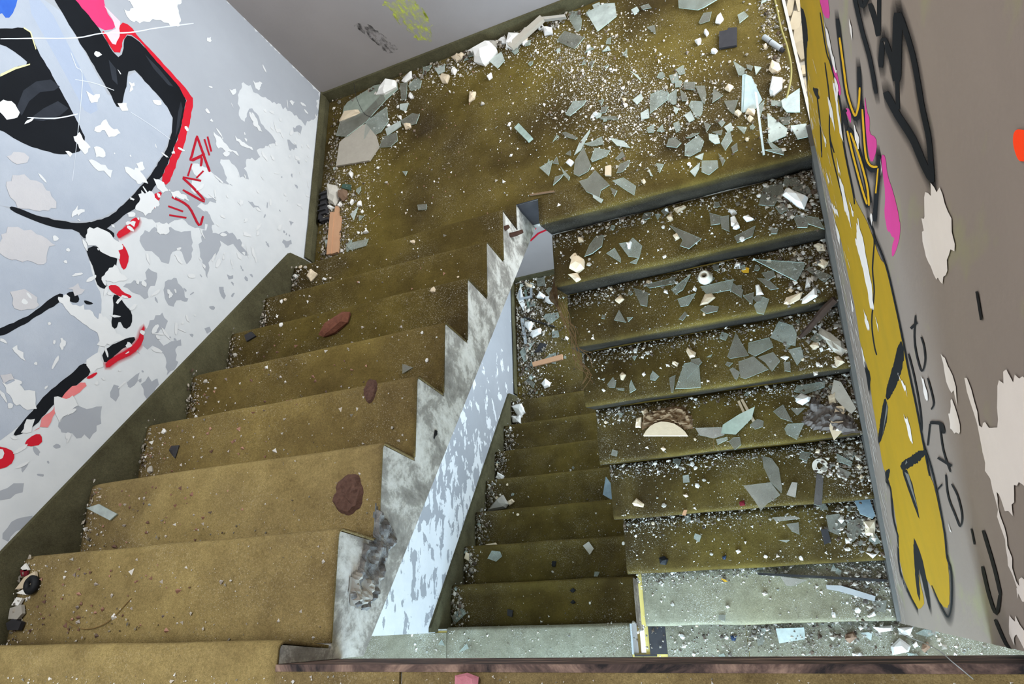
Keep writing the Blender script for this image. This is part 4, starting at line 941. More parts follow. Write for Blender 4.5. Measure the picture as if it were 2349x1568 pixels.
RIGHT_PAINT=[
('yellow',["1.995,0.68 1.457,1.179 1.464,1.088 1.413,1.086 1.391,1.01 1.283,1.016 1.187,0.987 1.165,0.853 1.054,0.804 0.996,0.851 0.91,0.929 0.848,0.966 0.77,0.994 0.719,1.062 0.638,1.045 0.571,1.016 0.502,0.994 0.423,0.973 0.355,0.937 0.288,0.916 0.261,0.948 0.171,0.916 0.108,0.86 0.039,0.735 0.024,0.629 0.051,0.496 0.099,0.371 0.15,0.247 0.185,0.229 0.107,0.151 0.046,0.155 0.033,0.032 0.026,-0.164 0.165,-0.534 0.273,-0.249 0.42,-0.097 0.479,-0.158 0.511,-0.247 0.613,-0.136 0.738,-0.044 0.775,0.099 0.904,-0.026 0.99,0.118 1.128,0.142 1.239,0.187 1.368,0.116 1.477,0.155 1.648,0.042 1.841,-0.004 1.864,0.255 1.839,0.519 1.867,0.632"]),
('black',["1.897,0.64 1.768,0.742 1.718,0.686 1.807,0.515 1.834,0.292 1.917,0.19 1.867,0.511",
"1.733,0.416 1.565,0.617 1.589,0.56 1.544,0.593 1.617,0.493",
"0.607,0.409 0.55,0.431 0.575,-0.158 0.605,-0.215 0.61,0.197",
"0.571,1.004 0.53,1.011 0.528,0.84 0.571,0.459 0.607,0.409 0.583,0.762",
"0.415,0.358 0.342,0.948 0.322,0.948 0.383,0.401",
"0.415,0.358 0.353,0.575 0.236,0.547 0.253,0.502",
"0.227,0.258 0.186,0.346 0.134,0.383 0.037,0.302 0.022,0.229 0.089,0.227 0.155,0.23 0.04,0.009 0.083,-0.044",
"0.843,-0.049 0.751,0.16 0.756,-0.125 0.802,-0.064",
"0.489,-0.212 0.456,0.069 0.447,-0.14 0.466,-0.231"]),
('greyin',["0.375,0.451 0.354,0.535 0.259,0.556",
"0.58,0.428 0.565,0.401 0.569,0.026"]),
('grey2',["0.387,0.56 0.378,0.574 0.385,0.505"]),
('pink',["1.479,1.105 1.34,1.238 1.334,1.216 1.311,1.18 1.4,1.094 1.461,1.091",
"1.295,1.077 1.239,1.068 1.183,1.065 1.246,0.975 1.304,0.991",
"0.957,1.352 0.933,1.319 0.907,1.334 0.908,1.281 0.854,1.345 0.844,1.319 0.878,1.213 0.915,1.215 0.942,1.266",
"0.815,1.345 0.785,1.385 0.766,1.351 0.72,1.365 0.67,1.356 0.66,1.316 0.69,1.234 0.737,1.206 0.763,1.203 0.765,1.281 0.797,1.314",
"1.156,1.045 1.085,1.132 1.076,1.085 1.111,1.062",
"0.755,1.206 0.668,1.361 0.655,1.321 0.667,1.229 0.686,1.16 0.695,1.197 0.682,1.263 0.707,1.251 0.729,1.189"]),
('bare',["0.564,1.617 0.548,1.66 0.537,1.665 0.531,1.688 0.506,1.69 0.478,1.698 0.468,1.68 0.452,1.677 0.448,1.665 0.454,1.647 0.46,1.613 0.455,1.582 0.455,1.547 0.476,1.515 0.515,1.491 0.551,1.495 0.56,1.511 0.572,1.558",
"0.398,1.394 0.364,1.439 0.335,1.438 0.315,1.416 0.357,1.382",
"0.328,1.385 0.284,1.392 0.277,1.34 0.3,1.303",
"0.262,1.675 0.267,1.732 0.253,1.744 0.244,1.782 0.228,1.851 0.133,1.726 0.154,1.653 0.157,1.616 0.131,1.564 0.14,1.531 0.168,1.526 0.197,1.483 0.248,1.51 0.24,1.573 0.235,1.632 0.247,1.643",
"0.013,1.356 0.016,1.411 0.002,1.438 -0.016,1.507 -0.02,1.407 -0.013,1.335",
"0.046,1.454 0.053,1.511 0.025,1.561 0.031,1.479",
"0.18,1.014 0.16,1.028 0.164,1.011",
"0.323,1.515 0.318,1.529 0.283,1.534 0.245,1.524 0.17,1.512 0.075,1.481 0.031,1.498 0.031,1.485 0.076,1.459 0.172,1.494 0.246,1.506 0.288,1.514",
"1.402,1.082 1.35,1.098 1.237,1.087 1.259,1.049 1.357,1.047",
"1.391,0.792 1.321,0.826 1.294,0.768 1.352,0.741",
"1.305,0.977 1.246,0.975 1.171,0.888 1.224,0.85",
"1.251,0.588 1.18,0.639 1.093,0.633 1.071,0.597 1.161,0.533",
"1.281,0.653 1.224,0.655 1.25,0.598",
"1.043,1.129 0.995,1.154 1,1.098 1.033,1.089",
"1.404,0.157 1.295,0.312 1.269,0.302 1.36,0.176",
"1.799,0.147 1.766,0.152 1.801,0.074",
"1.531,0.443 1.459,0.482 1.482,0.413",
"1.094,1.405 1.065,1.406 1.065,1.376 1.087,1.379",
"0.871,1.022 0.843,1.056 0.845,1.009",
"0.814,1.336 0.8,1.331 0.8,1.293",
"1.271,1.024 1.231,1.042 1.247,0.961",
"1.103,0.695 1.032,0.74 1.051,0.688",
"1.494,0.239 1.433,0.272 1.454,0.218",
"0.984,0.798 0.963,0.782 0.913,0.791 0.807,0.734 0.776,0.646 0.81,0.588 0.855,0.614 0.942,0.629 1.008,0.607",
"0.879,0.391 0.805,0.454 0.819,0.374 0.863,0.345",
"0.776,0.646 0.729,0.666 0.719,0.642",
"0.443,1.148 0.426,1.171 0.39,1.158 0.398,1.13",
"0.89,0.03 0.836,0.039 0.842,-0.055",
"0.55,0.818 0.492,0.902 0.472,0.889",
"0.462,0.742 0.415,0.804 0.384,0.782 0.402,0.736",
"1.365,0.121 1.271,0.178 1.246,0.108 1.308,0.068",
"1.087,0.073 1.015,0.054 1.042,-0.013"]),
('orange',["0.407,1.976 0.405,1.986 0.397,1.997 0.374,2.024 0.36,2.006 0.38,1.973 0.387,1.966 0.401,1.967"])]
LEFT_STROKES=[
('tagred',"2.121,0.808 2.058,0.767 2.066,0.759 2.13,0.8"),
('tagred',"2.146,0.794 2.084,0.761 2.093,0.752 2.155,0.786"),
('tagred',"2.115,0.848 2.093,0.852 2.061,0.854 2.028,0.857 2.004,0.858 1.989,0.86 1.979,0.862 1.969,0.86 1.973,0.849 1.987,0.835 2.01,0.817 2.035,0.798 2.052,0.786 2.057,0.792 2.041,0.805 2.017,0.824 1.995,0.842 1.983,0.853 1.982,0.851 1.983,0.85 1.993,0.848 2.009,0.846 2.033,0.845 2.066,0.842 2.098,0.84 2.119,0.839"),
('tagred',"2.108,0.847 2.092,0.838 2.071,0.823 2.049,0.807 2.029,0.793 2.013,0.781 1.998,0.769 1.985,0.759 1.978,0.751 1.987,0.742 1.997,0.748 2.01,0.758 2.025,0.77 2.041,0.782 2.061,0.796 2.083,0.813 2.104,0.828 2.117,0.839"),
('tagred',"1.973,0.844 1.983,0.835 1.999,0.823 2.013,0.811 2.017,0.807 2.014,0.806 2.001,0.805 1.986,0.804 1.976,0.803 1.981,0.794 1.992,0.792 2.007,0.792 2.023,0.794 2.031,0.802 2.022,0.816 2.006,0.83 1.99,0.842 1.978,0.849"),
('tagred',"1.89,0.85 1.963,0.842 1.96,0.85 1.887,0.859"),
('tagred',"1.864,0.878 1.904,0.784 1.914,0.784 1.873,0.878"),
('tagred',"1.859,0.879 1.856,0.869 1.853,0.854 1.849,0.836 1.844,0.819 1.837,0.799 1.828,0.775 1.82,0.757 1.824,0.75 1.821,0.767 1.819,0.803 1.817,0.84 1.814,0.865 1.805,0.868 1.804,0.844 1.806,0.807 1.808,0.771 1.814,0.747 1.832,0.748 1.841,0.767 1.85,0.791 1.857,0.812 1.862,0.83 1.866,0.848 1.869,0.863 1.869,0.875"),
('tagred',"1.905,0.807 1.964,0.777 1.966,0.784 1.908,0.814"),
('tagred',"1.741,0.913 1.741,0.898 1.745,0.875 1.746,0.851 1.743,0.83 1.731,0.811 1.712,0.792 1.694,0.774 1.685,0.759 1.697,0.744 1.716,0.74 1.735,0.739 1.747,0.739 1.744,0.748 1.731,0.751 1.713,0.752 1.699,0.754 1.698,0.754 1.705,0.765 1.723,0.782 1.743,0.802 1.756,0.823 1.759,0.847 1.757,0.872 1.754,0.895 1.75,0.911"),
('tagred',"1.69,0.921 1.706,0.847 1.715,0.846 1.699,0.92"),
('tagred',"1.653,0.908 1.686,0.825 1.695,0.825 1.661,0.909"),
('chalk',"1.939,1.663 1.955,1.646 1.979,1.62 2.007,1.59 2.035,1.56 2.063,1.53 2.093,1.497 2.124,1.464 2.154,1.434 2.181,1.41 2.206,1.39 2.231,1.371 2.256,1.35 2.281,1.324 2.307,1.297 2.334,1.268 2.363,1.24 2.393,1.214 2.423,1.188 2.456,1.162 2.492,1.131 2.537,1.091 2.589,1.044 2.64,0.999 2.676,0.967 2.681,0.968 2.645,1.001 2.595,1.046 2.542,1.093 2.497,1.133 2.461,1.164 2.428,1.19 2.398,1.216 2.368,1.242 2.34,1.27 2.313,1.298 2.287,1.326 2.261,1.351 2.235,1.373 2.211,1.392 2.185,1.412 2.159,1.436 2.129,1.465 2.098,1.498 2.068,1.531 2.04,1.562 2.011,1.592 1.983,1.621 1.959,1.647 1.942,1.664"),
('chalk',"1.711,1.517 1.72,1.502 1.735,1.48 1.752,1.455 1.769,1.432 1.789,1.411 1.811,1.39 1.832,1.371 1.847,1.358 1.85,1.36 1.836,1.373 1.815,1.392 1.793,1.413 1.774,1.434 1.757,1.456 1.739,1.48 1.725,1.502 1.714,1.517"),
('chalk',"2.079,1.44 2.07,1.435 2.059,1.427 2.047,1.418 2.034,1.409 2.032,1.4 2.036,1.392 2.028,1.384 1.989,1.373 1.898,1.36 1.773,1.344 1.652,1.329 1.571,1.32 1.572,1.318 1.653,1.328 1.774,1.342 1.9,1.358 1.991,1.371 2.03,1.382 2.039,1.391 2.035,1.4 2.037,1.407 2.049,1.416 2.061,1.425 2.073,1.433 2.08,1.439"),
('chalk',"2.003,1.167 2.004,1.15 2.006,1.126 2.007,1.099 2.008,1.073 2.008,1.046 2.007,1.017 2.006,0.99 2.005,0.971 2.008,0.971 2.009,0.989 2.01,1.016 2.011,1.045 2.011,1.072 2.01,1.098 2.009,1.126 2.007,1.15 2.005,1.166"),
('chalk',"1.98,1.399 1.987,1.387 1.997,1.37 2.009,1.35 2.019,1.33 2.028,1.309 2.036,1.286 2.043,1.265 2.048,1.25 2.051,1.25 2.046,1.265 2.039,1.286 2.031,1.309 2.022,1.33 2.012,1.35 2,1.37 1.989,1.388 1.982,1.4")]
RIGHT_STROKES=[
('black',"1.242,1.252 1.24,1.231 1.228,1.21 1.214,1.186 1.201,1.166 1.19,1.147 1.178,1.129 1.166,1.114 1.151,1.104 1.131,1.103 1.109,1.108 1.088,1.116 1.071,1.124 1.059,1.13 1.047,1.14 1.021,1.173 1.008,1.193 0.998,1.209 0.986,1.231 0.978,1.252 0.975,1.274 0.977,1.302 0.982,1.334 0.988,1.363 0.997,1.378 1.023,1.347 1.023,1.321 1.018,1.29 1.013,1.256 1.011,1.227 1.015,1.207 1.021,1.192 1.026,1.182 1.033,1.172 1.033,1.171 1.02,1.187 1.023,1.185 1.033,1.18 1.049,1.173 1.068,1.166 1.088,1.162 1.106,1.163 1.12,1.172 1.132,1.186 1.143,1.203 1.155,1.22 1.167,1.24 1.181,1.262 1.193,1.282 1.206,1.289"),
('black',"1.148,0.966 1.142,0.955 1.124,0.952 1.102,0.95 1.079,0.948 1.053,0.948 1.024,0.948 0.995,0.95 0.971,0.953 0.951,0.958 0.934,0.965 0.921,0.973 0.907,0.986 0.882,1.034 0.887,1.038 0.899,1.031 0.914,1.025 0.933,1.02 0.955,1.018 0.983,1.017 1.01,1.017 1.035,1.018 1.057,1.019 1.077,1.022 1.094,1.025 1.112,1.018"),
('black',"1.129,0.991 1.124,0.995 1.117,1.004 1.109,1.012 1.096,1.022 1.077,1.034 1.055,1.046 1.032,1.055 1.011,1.062 0.993,1.063 0.976,1.061 0.959,1.057 0.944,1.053 0.929,1.048 0.914,1.042 0.902,1.036 0.888,1.04 0.863,1.086 0.868,1.097 0.88,1.102 0.894,1.108 0.908,1.112 0.923,1.116 0.939,1.12 0.955,1.123 0.973,1.122 0.993,1.116 1.015,1.107 1.037,1.096 1.056,1.085 1.073,1.072 1.09,1.054 1.103,1.038 1.112,1.025"),
('black',"0.986,1.27 0.984,1.24 0.974,1.203 0.963,1.164 0.951,1.139 0.94,1.13 0.928,1.132 0.915,1.143 0.899,1.16 0.877,1.187 0.854,1.223 0.833,1.258 0.818,1.289 0.812,1.31 0.812,1.324 0.813,1.335 0.817,1.337 0.838,1.307 0.841,1.294 0.84,1.283 0.84,1.269 0.843,1.258 0.849,1.247 0.859,1.23 0.87,1.214 0.88,1.201 0.889,1.192 0.897,1.185 0.906,1.184 0.916,1.192 0.927,1.216 0.939,1.252 0.949,1.286 0.96,1.304"),
('black',"0.838,1.307 0.84,1.294 0.839,1.282 0.838,1.268 0.838,1.251 0.839,1.23 0.841,1.205 0.843,1.177 0.845,1.149 0.845,1.119 0.845,1.085 0.845,1.054 0.841,1.039 0.816,1.082 0.813,1.11 0.814,1.139 0.814,1.17 0.814,1.198 0.813,1.224 0.812,1.25 0.81,1.274 0.809,1.294 0.81,1.311 0.811,1.324 0.813,1.335 0.817,1.337"),
('black',"1.113,1.037 1.115,1.042 1.127,1.036 1.138,1.032 1.142,1.034 1.14,1.042 1.133,1.057 1.123,1.074 1.122,1.081 1.154,1.045 1.166,1.026 1.177,1.005 1.189,0.982 1.193,0.965 1.187,0.962 1.174,0.967 1.161,0.973 1.147,0.986"),
('yellowline',"1.209,1.228 1.205,1.217 1.195,1.205 1.183,1.191 1.172,1.179 1.162,1.165 1.153,1.151 1.143,1.138 1.13,1.131 1.114,1.13 1.095,1.134 1.076,1.14 1.062,1.146 1.052,1.152 1.041,1.162 1.024,1.186 1.017,1.2 1.01,1.216 1.003,1.236 0.996,1.255 0.992,1.273 0.99,1.289 0.989,1.305 0.988,1.318 0.99,1.325 1.003,1.309 1.006,1.296 1.006,1.283 1.008,1.266 1.01,1.25 1.015,1.233 1.021,1.213 1.028,1.194 1.035,1.179 1.039,1.172 1.032,1.18 1.034,1.179 1.043,1.174 1.057,1.168 1.074,1.162 1.092,1.159 1.108,1.16 1.12,1.167 1.13,1.179 1.139,1.193 1.149,1.206 1.16,1.218 1.172,1.231 1.182,1.243 1.192,1.248"),
('yellowline',"1.13,0.986 1.12,0.979 1.103,0.976 1.081,0.974 1.059,0.973 1.033,0.974 1.004,0.976 0.976,0.979 0.953,0.983 0.937,0.987 0.924,0.992 0.915,0.996 0.906,1.003 0.893,1.027 0.898,1.028 0.907,1.024 0.919,1.02 0.934,1.016 0.956,1.013 0.984,1.01 1.012,1.008 1.037,1.007 1.059,1.008 1.08,1.011 1.097,1.014 1.112,1.012"),
('yellowline',"1.092,1.03 1.077,1.034 1.052,1.045 1.025,1.057 1.001,1.065 0.978,1.071 0.956,1.074 0.935,1.076 0.919,1.073 0.908,1.064 0.9,1.05 0.894,1.035 0.888,1.028 0.875,1.052 0.876,1.065 0.882,1.08 0.89,1.094 0.902,1.103 0.918,1.105 0.938,1.104 0.96,1.101 0.982,1.096 1.006,1.088 1.032,1.077 1.057,1.066 1.076,1.054"),
('yellowline',"0.976,1.273 0.972,1.249 0.963,1.219 0.951,1.188 0.94,1.167 0.93,1.161 0.919,1.164 0.907,1.173 0.893,1.187 0.875,1.209 0.856,1.236 0.841,1.26 0.831,1.276 0.831,1.281 0.842,1.266 0.856,1.244 0.871,1.223 0.883,1.208 0.894,1.198 0.903,1.19 0.913,1.188 0.923,1.193 0.934,1.213 0.945,1.243 0.955,1.273 0.963,1.29"),
('yellowline',"0.832,1.271 0.838,1.166 0.827,1.184 0.822,1.287"),
('black',"1.467,1.042 1.457,1.025 1.438,1.005 1.417,0.985 1.397,0.973 1.381,0.973 1.367,0.98 1.352,0.988 1.332,0.992 1.305,0.993 1.271,0.992 1.239,0.988 1.215,0.975 1.203,0.951 1.199,0.917 1.194,0.88 1.182,0.851 1.155,0.833 1.12,0.822 1.087,0.813 1.062,0.805 1.049,0.795 1.044,0.787 1.043,0.779 1.039,0.777 1.027,0.799 1.026,0.808 1.028,0.815 1.033,0.824 1.045,0.834 1.069,0.842 1.103,0.85 1.137,0.862 1.163,0.879 1.175,0.907 1.18,0.943 1.185,0.976 1.197,1 1.221,1.012 1.252,1.017 1.285,1.018 1.312,1.017 1.332,1.013 1.347,1.005 1.36,0.998 1.375,0.999 1.394,1.01 1.415,1.03 1.434,1.049 1.45,1.06"),
('black',"1.624,0.5 1.622,0.476 1.612,0.451 1.602,0.419 1.596,0.381 1.596,0.331 1.6,0.267 1.605,0.205 1.603,0.167 1.576,0.208 1.569,0.257 1.565,0.317 1.562,0.378 1.562,0.427 1.569,0.464 1.579,0.495 1.589,0.519 1.6,0.531"),
('black',"1.428,0.895 1.42,0.876 1.404,0.854 1.388,0.827 1.379,0.794 1.381,0.749 1.392,0.691 1.403,0.633 1.405,0.592 1.391,0.576 1.369,0.579 1.346,0.589 1.328,0.6 1.31,0.627 1.322,0.626 1.344,0.617 1.365,0.615 1.378,0.629 1.377,0.668 1.367,0.724 1.357,0.78 1.355,0.824 1.364,0.857 1.38,0.883 1.397,0.904 1.41,0.916"),
('black',"1.401,0.596 1.401,0.577 1.397,0.556 1.386,0.536 1.363,0.522 1.32,0.52 1.262,0.524 1.208,0.53 1.168,0.539 1.152,0.568 1.186,0.569 1.239,0.563 1.295,0.559 1.337,0.562 1.36,0.575 1.37,0.595 1.375,0.615 1.381,0.624"),
('black',"0.895,0.955 0.883,0.962 0.862,0.978 0.843,0.989 0.83,0.984 0.825,0.957 0.826,0.912 0.828,0.86 0.827,0.817 0.82,0.792 0.811,0.777 0.803,0.762 0.797,0.736 0.796,0.689 0.798,0.628 0.801,0.563 0.799,0.51 0.791,0.475 0.78,0.452 0.767,0.438 0.755,0.427 0.745,0.422 0.736,0.423 0.728,0.427 0.721,0.435 0.711,0.466 0.715,0.469 0.723,0.465 0.732,0.463 0.742,0.469 0.753,0.479 0.765,0.493 0.777,0.515 0.784,0.548 0.786,0.598 0.784,0.661 0.782,0.72 0.783,0.766 0.789,0.792 0.798,0.807 0.807,0.822 0.813,0.845 0.814,0.886 0.813,0.936 0.813,0.981 0.818,1.008 0.831,1.013 0.851,1.002 0.871,0.987 0.886,0.974"),
('black',"0.828,0.987 0.809,0.998 0.78,1.017 0.749,1.035 0.723,1.047 0.701,1.05 0.679,1.048 0.659,1.043 0.64,1.039 0.621,1.035 0.604,1.031 0.586,1.025 0.569,1.019 0.553,1.012 0.537,1.004 0.521,0.996 0.504,0.988 0.485,0.982 0.464,0.976 0.444,0.971 0.425,0.965 0.407,0.957 0.39,0.949 0.373,0.94 0.356,0.932 0.337,0.924 0.318,0.915 0.3,0.908 0.288,0.905 0.285,0.923 0.297,0.931 0.314,0.938 0.333,0.947 0.352,0.955 0.368,0.963 0.385,0.971 0.402,0.98 0.419,0.987 0.439,0.993 0.459,0.999 0.479,1.004 0.497,1.01 0.515,1.018 0.53,1.026 0.546,1.034 0.562,1.041 0.579,1.047 0.596,1.052 0.613,1.057 0.631,1.061 0.651,1.065 0.671,1.069 0.691,1.072 0.713,1.069 0.74,1.058 0.77,1.04 0.798,1.021 0.819,1.005"),
('black',"0.335,0.944 0.325,0.946 0.31,0.953 0.292,0.958 0.272,0.957 0.248,0.95 0.221,0.938 0.193,0.924 0.171,0.91 0.156,0.895 0.145,0.879 0.136,0.865 0.127,0.855 0.119,0.856 0.113,0.864 0.107,0.87 0.098,0.866 0.085,0.847 0.069,0.817 0.053,0.782 0.039,0.749 0.028,0.717 0.019,0.685 0.013,0.654 0.01,0.634 0.011,0.623 0.015,0.604 0.022,0.584 0.031,0.562 0.042,0.537 0.057,0.509 0.072,0.483 0.083,0.461 0.083,0.435 0.072,0.449 0.057,0.476 0.041,0.505 0.029,0.531 0.021,0.554 0.013,0.575 0.008,0.599 0.007,0.638 0.012,0.676 0.019,0.709 0.028,0.742 0.038,0.773 0.052,0.805 0.068,0.84 0.084,0.869 0.097,0.888 0.106,0.893 0.113,0.886 0.119,0.879 0.126,0.878 0.135,0.887 0.144,0.901 0.155,0.917 0.17,0.931 0.192,0.945 0.219,0.959 0.246,0.971 0.27,0.978 0.289,0.979 0.307,0.974 0.322,0.967 0.333,0.961"),
('black',"0.276,-0.281 0.258,-0.357 0.23,-0.465 0.196,-0.565 0.158,-0.6 0.119,-0.529 0.079,-0.399 0.046,-0.272 0.026,-0.187 0.027,-0.144 0.048,-0.213 0.079,-0.333 0.118,-0.455 0.156,-0.522 0.192,-0.488 0.225,-0.393 0.253,-0.291 0.272,-0.234"),
('black',"0.463,-0.276 0.455,-0.248 0.444,-0.203 0.432,-0.165 0.419,-0.151 0.402,-0.178 0.383,-0.234 0.361,-0.295 0.341,-0.335 0.32,-0.34 0.298,-0.325 0.28,-0.306 0.267,-0.285 0.264,-0.236 0.276,-0.24 0.293,-0.259 0.314,-0.272 0.334,-0.268 0.354,-0.23 0.375,-0.171 0.394,-0.118 0.411,-0.091 0.425,-0.105 0.439,-0.148 0.451,-0.198 0.459,-0.236"),
('black',"1.073,1.488 1.063,1.48 1.044,1.475 1.022,1.47 1.003,1.467 0.985,1.466 0.969,1.467 0.953,1.467 0.938,1.465 0.923,1.46 0.907,1.451 0.894,1.442 0.881,1.441 0.861,1.467 0.867,1.477 0.88,1.485 0.895,1.493 0.91,1.499 0.925,1.501 0.94,1.501 0.956,1.5 0.973,1.501 0.991,1.505 1.012,1.51 1.031,1.515 1.048,1.514"),
('black',"1.028,1.525 1.026,1.521 1.018,1.521 1.008,1.523 0.981,1.546 0.962,1.571 0.95,1.592 0.939,1.612 0.935,1.622 0.954,1.606 0.965,1.59 0.976,1.57 0.988,1.55 0.99,1.546 0.982,1.554 0.989,1.552 0.996,1.553 1.005,1.549"),
('black',"0.95,1.587 0.945,1.583 0.932,1.584 0.919,1.585 0.908,1.584 0.902,1.583 0.897,1.58 0.893,1.577 0.886,1.58 0.863,1.607 0.862,1.613 0.865,1.616 0.87,1.618 0.877,1.62 0.887,1.62 0.9,1.62 0.913,1.619 0.925,1.614"),
('black',"0.894,1.663 0.885,1.593 0.861,1.618 0.871,1.685"),
('black',"0.838,1.561 0.835,1.577 0.835,1.592 0.835,1.608 0.834,1.62 0.832,1.627 0.832,1.628 0.85,1.609 0.845,1.611 0.832,1.613 0.815,1.615 0.798,1.616 0.783,1.62 0.765,1.645 0.773,1.648 0.789,1.648 0.806,1.646 0.819,1.644 0.83,1.638 0.856,1.609 0.862,1.597 0.864,1.588 0.866,1.574 0.867,1.557 0.866,1.541 0.862,1.534"),
('black',"0.796,1.724 0.8,1.708 0.798,1.693 0.796,1.676 0.793,1.659 0.791,1.642 0.788,1.623 0.785,1.606 0.777,1.601 0.743,1.642 0.739,1.659 0.742,1.675 0.745,1.692 0.748,1.708 0.751,1.723 0.754,1.739 0.757,1.752 0.764,1.756"),
('black',"0.827,1.51 0.817,1.51 0.796,1.52 0.773,1.532 0.751,1.544 0.729,1.558 0.707,1.572 0.687,1.585 0.67,1.595 0.655,1.602 0.641,1.606 0.628,1.61 0.616,1.614 0.604,1.619 0.592,1.625 0.581,1.63 0.572,1.638 0.558,1.667 0.562,1.668 0.572,1.664 0.583,1.659 0.594,1.654 0.605,1.651 0.617,1.648 0.63,1.644 0.646,1.638 0.663,1.628 0.683,1.616 0.703,1.603 0.722,1.591 0.742,1.581 0.763,1.571 0.782,1.562 0.8,1.549"),
('black',"0.781,1.738 0.77,1.736 0.75,1.737 0.728,1.737 0.709,1.735 0.693,1.729 0.677,1.721 0.662,1.711 0.648,1.704 0.636,1.699 0.624,1.696 0.614,1.693 0.604,1.687 0.594,1.676 0.584,1.662 0.574,1.649 0.566,1.643 0.553,1.664 0.557,1.676 0.567,1.689 0.577,1.702 0.587,1.713 0.597,1.719 0.607,1.722 0.618,1.725 0.63,1.729 0.643,1.737 0.658,1.746 0.673,1.754 0.689,1.76 0.708,1.762 0.729,1.762 0.748,1.761 0.764,1.757"),
('black',"0.767,1.62 0.749,1.567 0.729,1.593 0.748,1.643"),
('ink',"0.522,1.256 0.521,1.24 0.517,1.219 0.513,1.196 0.508,1.178 0.502,1.167 0.497,1.158 0.49,1.153 0.483,1.149 0.473,1.147 0.462,1.147 0.451,1.15 0.443,1.16 0.435,1.188 0.434,1.209 0.435,1.229 0.437,1.244 0.44,1.254 0.445,1.262 0.45,1.267 0.456,1.271 0.461,1.272 0.467,1.271 0.472,1.269 0.476,1.266 0.48,1.253 0.477,1.252 0.472,1.254 0.466,1.255 0.461,1.254 0.456,1.25 0.451,1.244 0.446,1.237 0.443,1.227 0.441,1.212 0.44,1.193 0.441,1.176 0.441,1.176 0.446,1.17 0.456,1.167 0.467,1.167 0.477,1.169 0.484,1.173 0.49,1.178 0.496,1.186 0.501,1.197 0.506,1.214 0.51,1.236 0.514,1.257 0.517,1.268"),
('ink',"0.516,1.052 0.507,1.05 0.494,1.05 0.479,1.05 0.465,1.047 0.449,1.041 0.432,1.032 0.416,1.022 0.402,1.011 0.392,0.998 0.384,0.983 0.378,0.969 0.373,0.962 0.369,0.98 0.373,0.993 0.379,1.007 0.387,1.022 0.397,1.034 0.41,1.045 0.426,1.055 0.443,1.063 0.458,1.07 0.473,1.073 0.488,1.073 0.501,1.073 0.51,1.069"),
('ink',"0.416,1.207 0.407,1.205 0.394,1.206 0.381,1.205 0.372,1.201 0.369,1.192 0.369,1.18 0.37,1.167 0.37,1.159 0.366,1.168 0.365,1.179 0.364,1.194 0.364,1.209 0.367,1.219 0.377,1.223 0.39,1.224 0.403,1.223 0.412,1.221"),
('ink',"0.33,1.206 0.324,1.196 0.313,1.185 0.302,1.174 0.29,1.168 0.278,1.169 0.266,1.174 0.255,1.18 0.248,1.186 0.246,1.199 0.253,1.198 0.264,1.192 0.276,1.187 0.287,1.186 0.298,1.192 0.31,1.203 0.32,1.214 0.328,1.219"),
('ink',"0.254,1.127 0.248,1.117 0.24,1.105 0.23,1.093 0.22,1.087 0.21,1.089 0.199,1.096 0.19,1.105 0.181,1.113 0.174,1.118 0.168,1.122 0.162,1.128 0.158,1.142 0.159,1.163 0.162,1.178 0.166,1.192 0.172,1.202 0.178,1.208 0.187,1.211 0.195,1.212 0.203,1.21 0.211,1.205 0.218,1.196 0.224,1.187 0.229,1.179 0.23,1.166 0.225,1.17 0.219,1.179 0.212,1.187 0.205,1.193 0.197,1.194 0.188,1.194 0.18,1.191 0.173,1.185 0.168,1.175 0.164,1.162 0.161,1.148 0.161,1.147 0.162,1.146 0.167,1.141 0.173,1.137 0.18,1.132 0.189,1.125 0.198,1.116 0.208,1.109 0.218,1.107 0.227,1.113 0.237,1.124 0.245,1.136 0.251,1.142"),
('ink',"0.354,1.105 0.348,1.129 0.34,1.163 0.332,1.194 0.327,1.21 0.324,1.214 0.319,1.214 0.315,1.211 0.311,1.214 0.305,1.242 0.307,1.248 0.312,1.251 0.318,1.251 0.325,1.24 0.334,1.212 0.343,1.175 0.352,1.14 0.357,1.114"),
('ink',"0.292,1.081 0.252,1.211 0.253,1.231 0.291,1.105"),
('ink',"0.522,1.18 0.502,1.266 0.511,1.253 0.532,1.165"),
('ink',"0.246,0.966 0.244,1.069 0.248,1.056 0.25,0.952"),
('ink',"0.146,1.242 0.122,1.232 0.121,1.248 0.145,1.257"),
('ink',"0.357,1.096 0.336,0.993 0.331,1.014 0.352,1.115"),
('ink',"0.134,1.334 0.125,1.333 0.11,1.335 0.095,1.338 0.082,1.338 0.07,1.337 0.059,1.335 0.049,1.332 0.042,1.333 0.042,1.353 0.049,1.358 0.059,1.361 0.07,1.364 0.082,1.365 0.095,1.364 0.11,1.362 0.124,1.36 0.133,1.355"),
('ink',"0.087,1.246 0.079,1.239 0.067,1.236 0.054,1.233 0.044,1.233 0.034,1.235 0.026,1.238 0.019,1.245 0.015,1.269 0.02,1.297 0.028,1.318 0.036,1.337 0.042,1.347 0.043,1.328 0.037,1.312 0.029,1.292 0.022,1.272 0.02,1.269 0.021,1.274 0.027,1.269 0.036,1.266 0.044,1.264 0.055,1.264 0.067,1.267 0.079,1.27 0.087,1.269"),
('ink',"0.008,1.233 0.001,1.236 -0.008,1.245 -0.018,1.256 -0.026,1.268 -0.032,1.283 -0.038,1.301 -0.043,1.317 -0.045,1.331 -0.042,1.349 -0.039,1.341 -0.034,1.326 -0.029,1.31 -0.023,1.295 -0.015,1.284 -0.005,1.274 0.004,1.266 0.01,1.256"),
('ink',"0.374,1.703 0.344,1.685 0.34,1.697 0.37,1.714")]

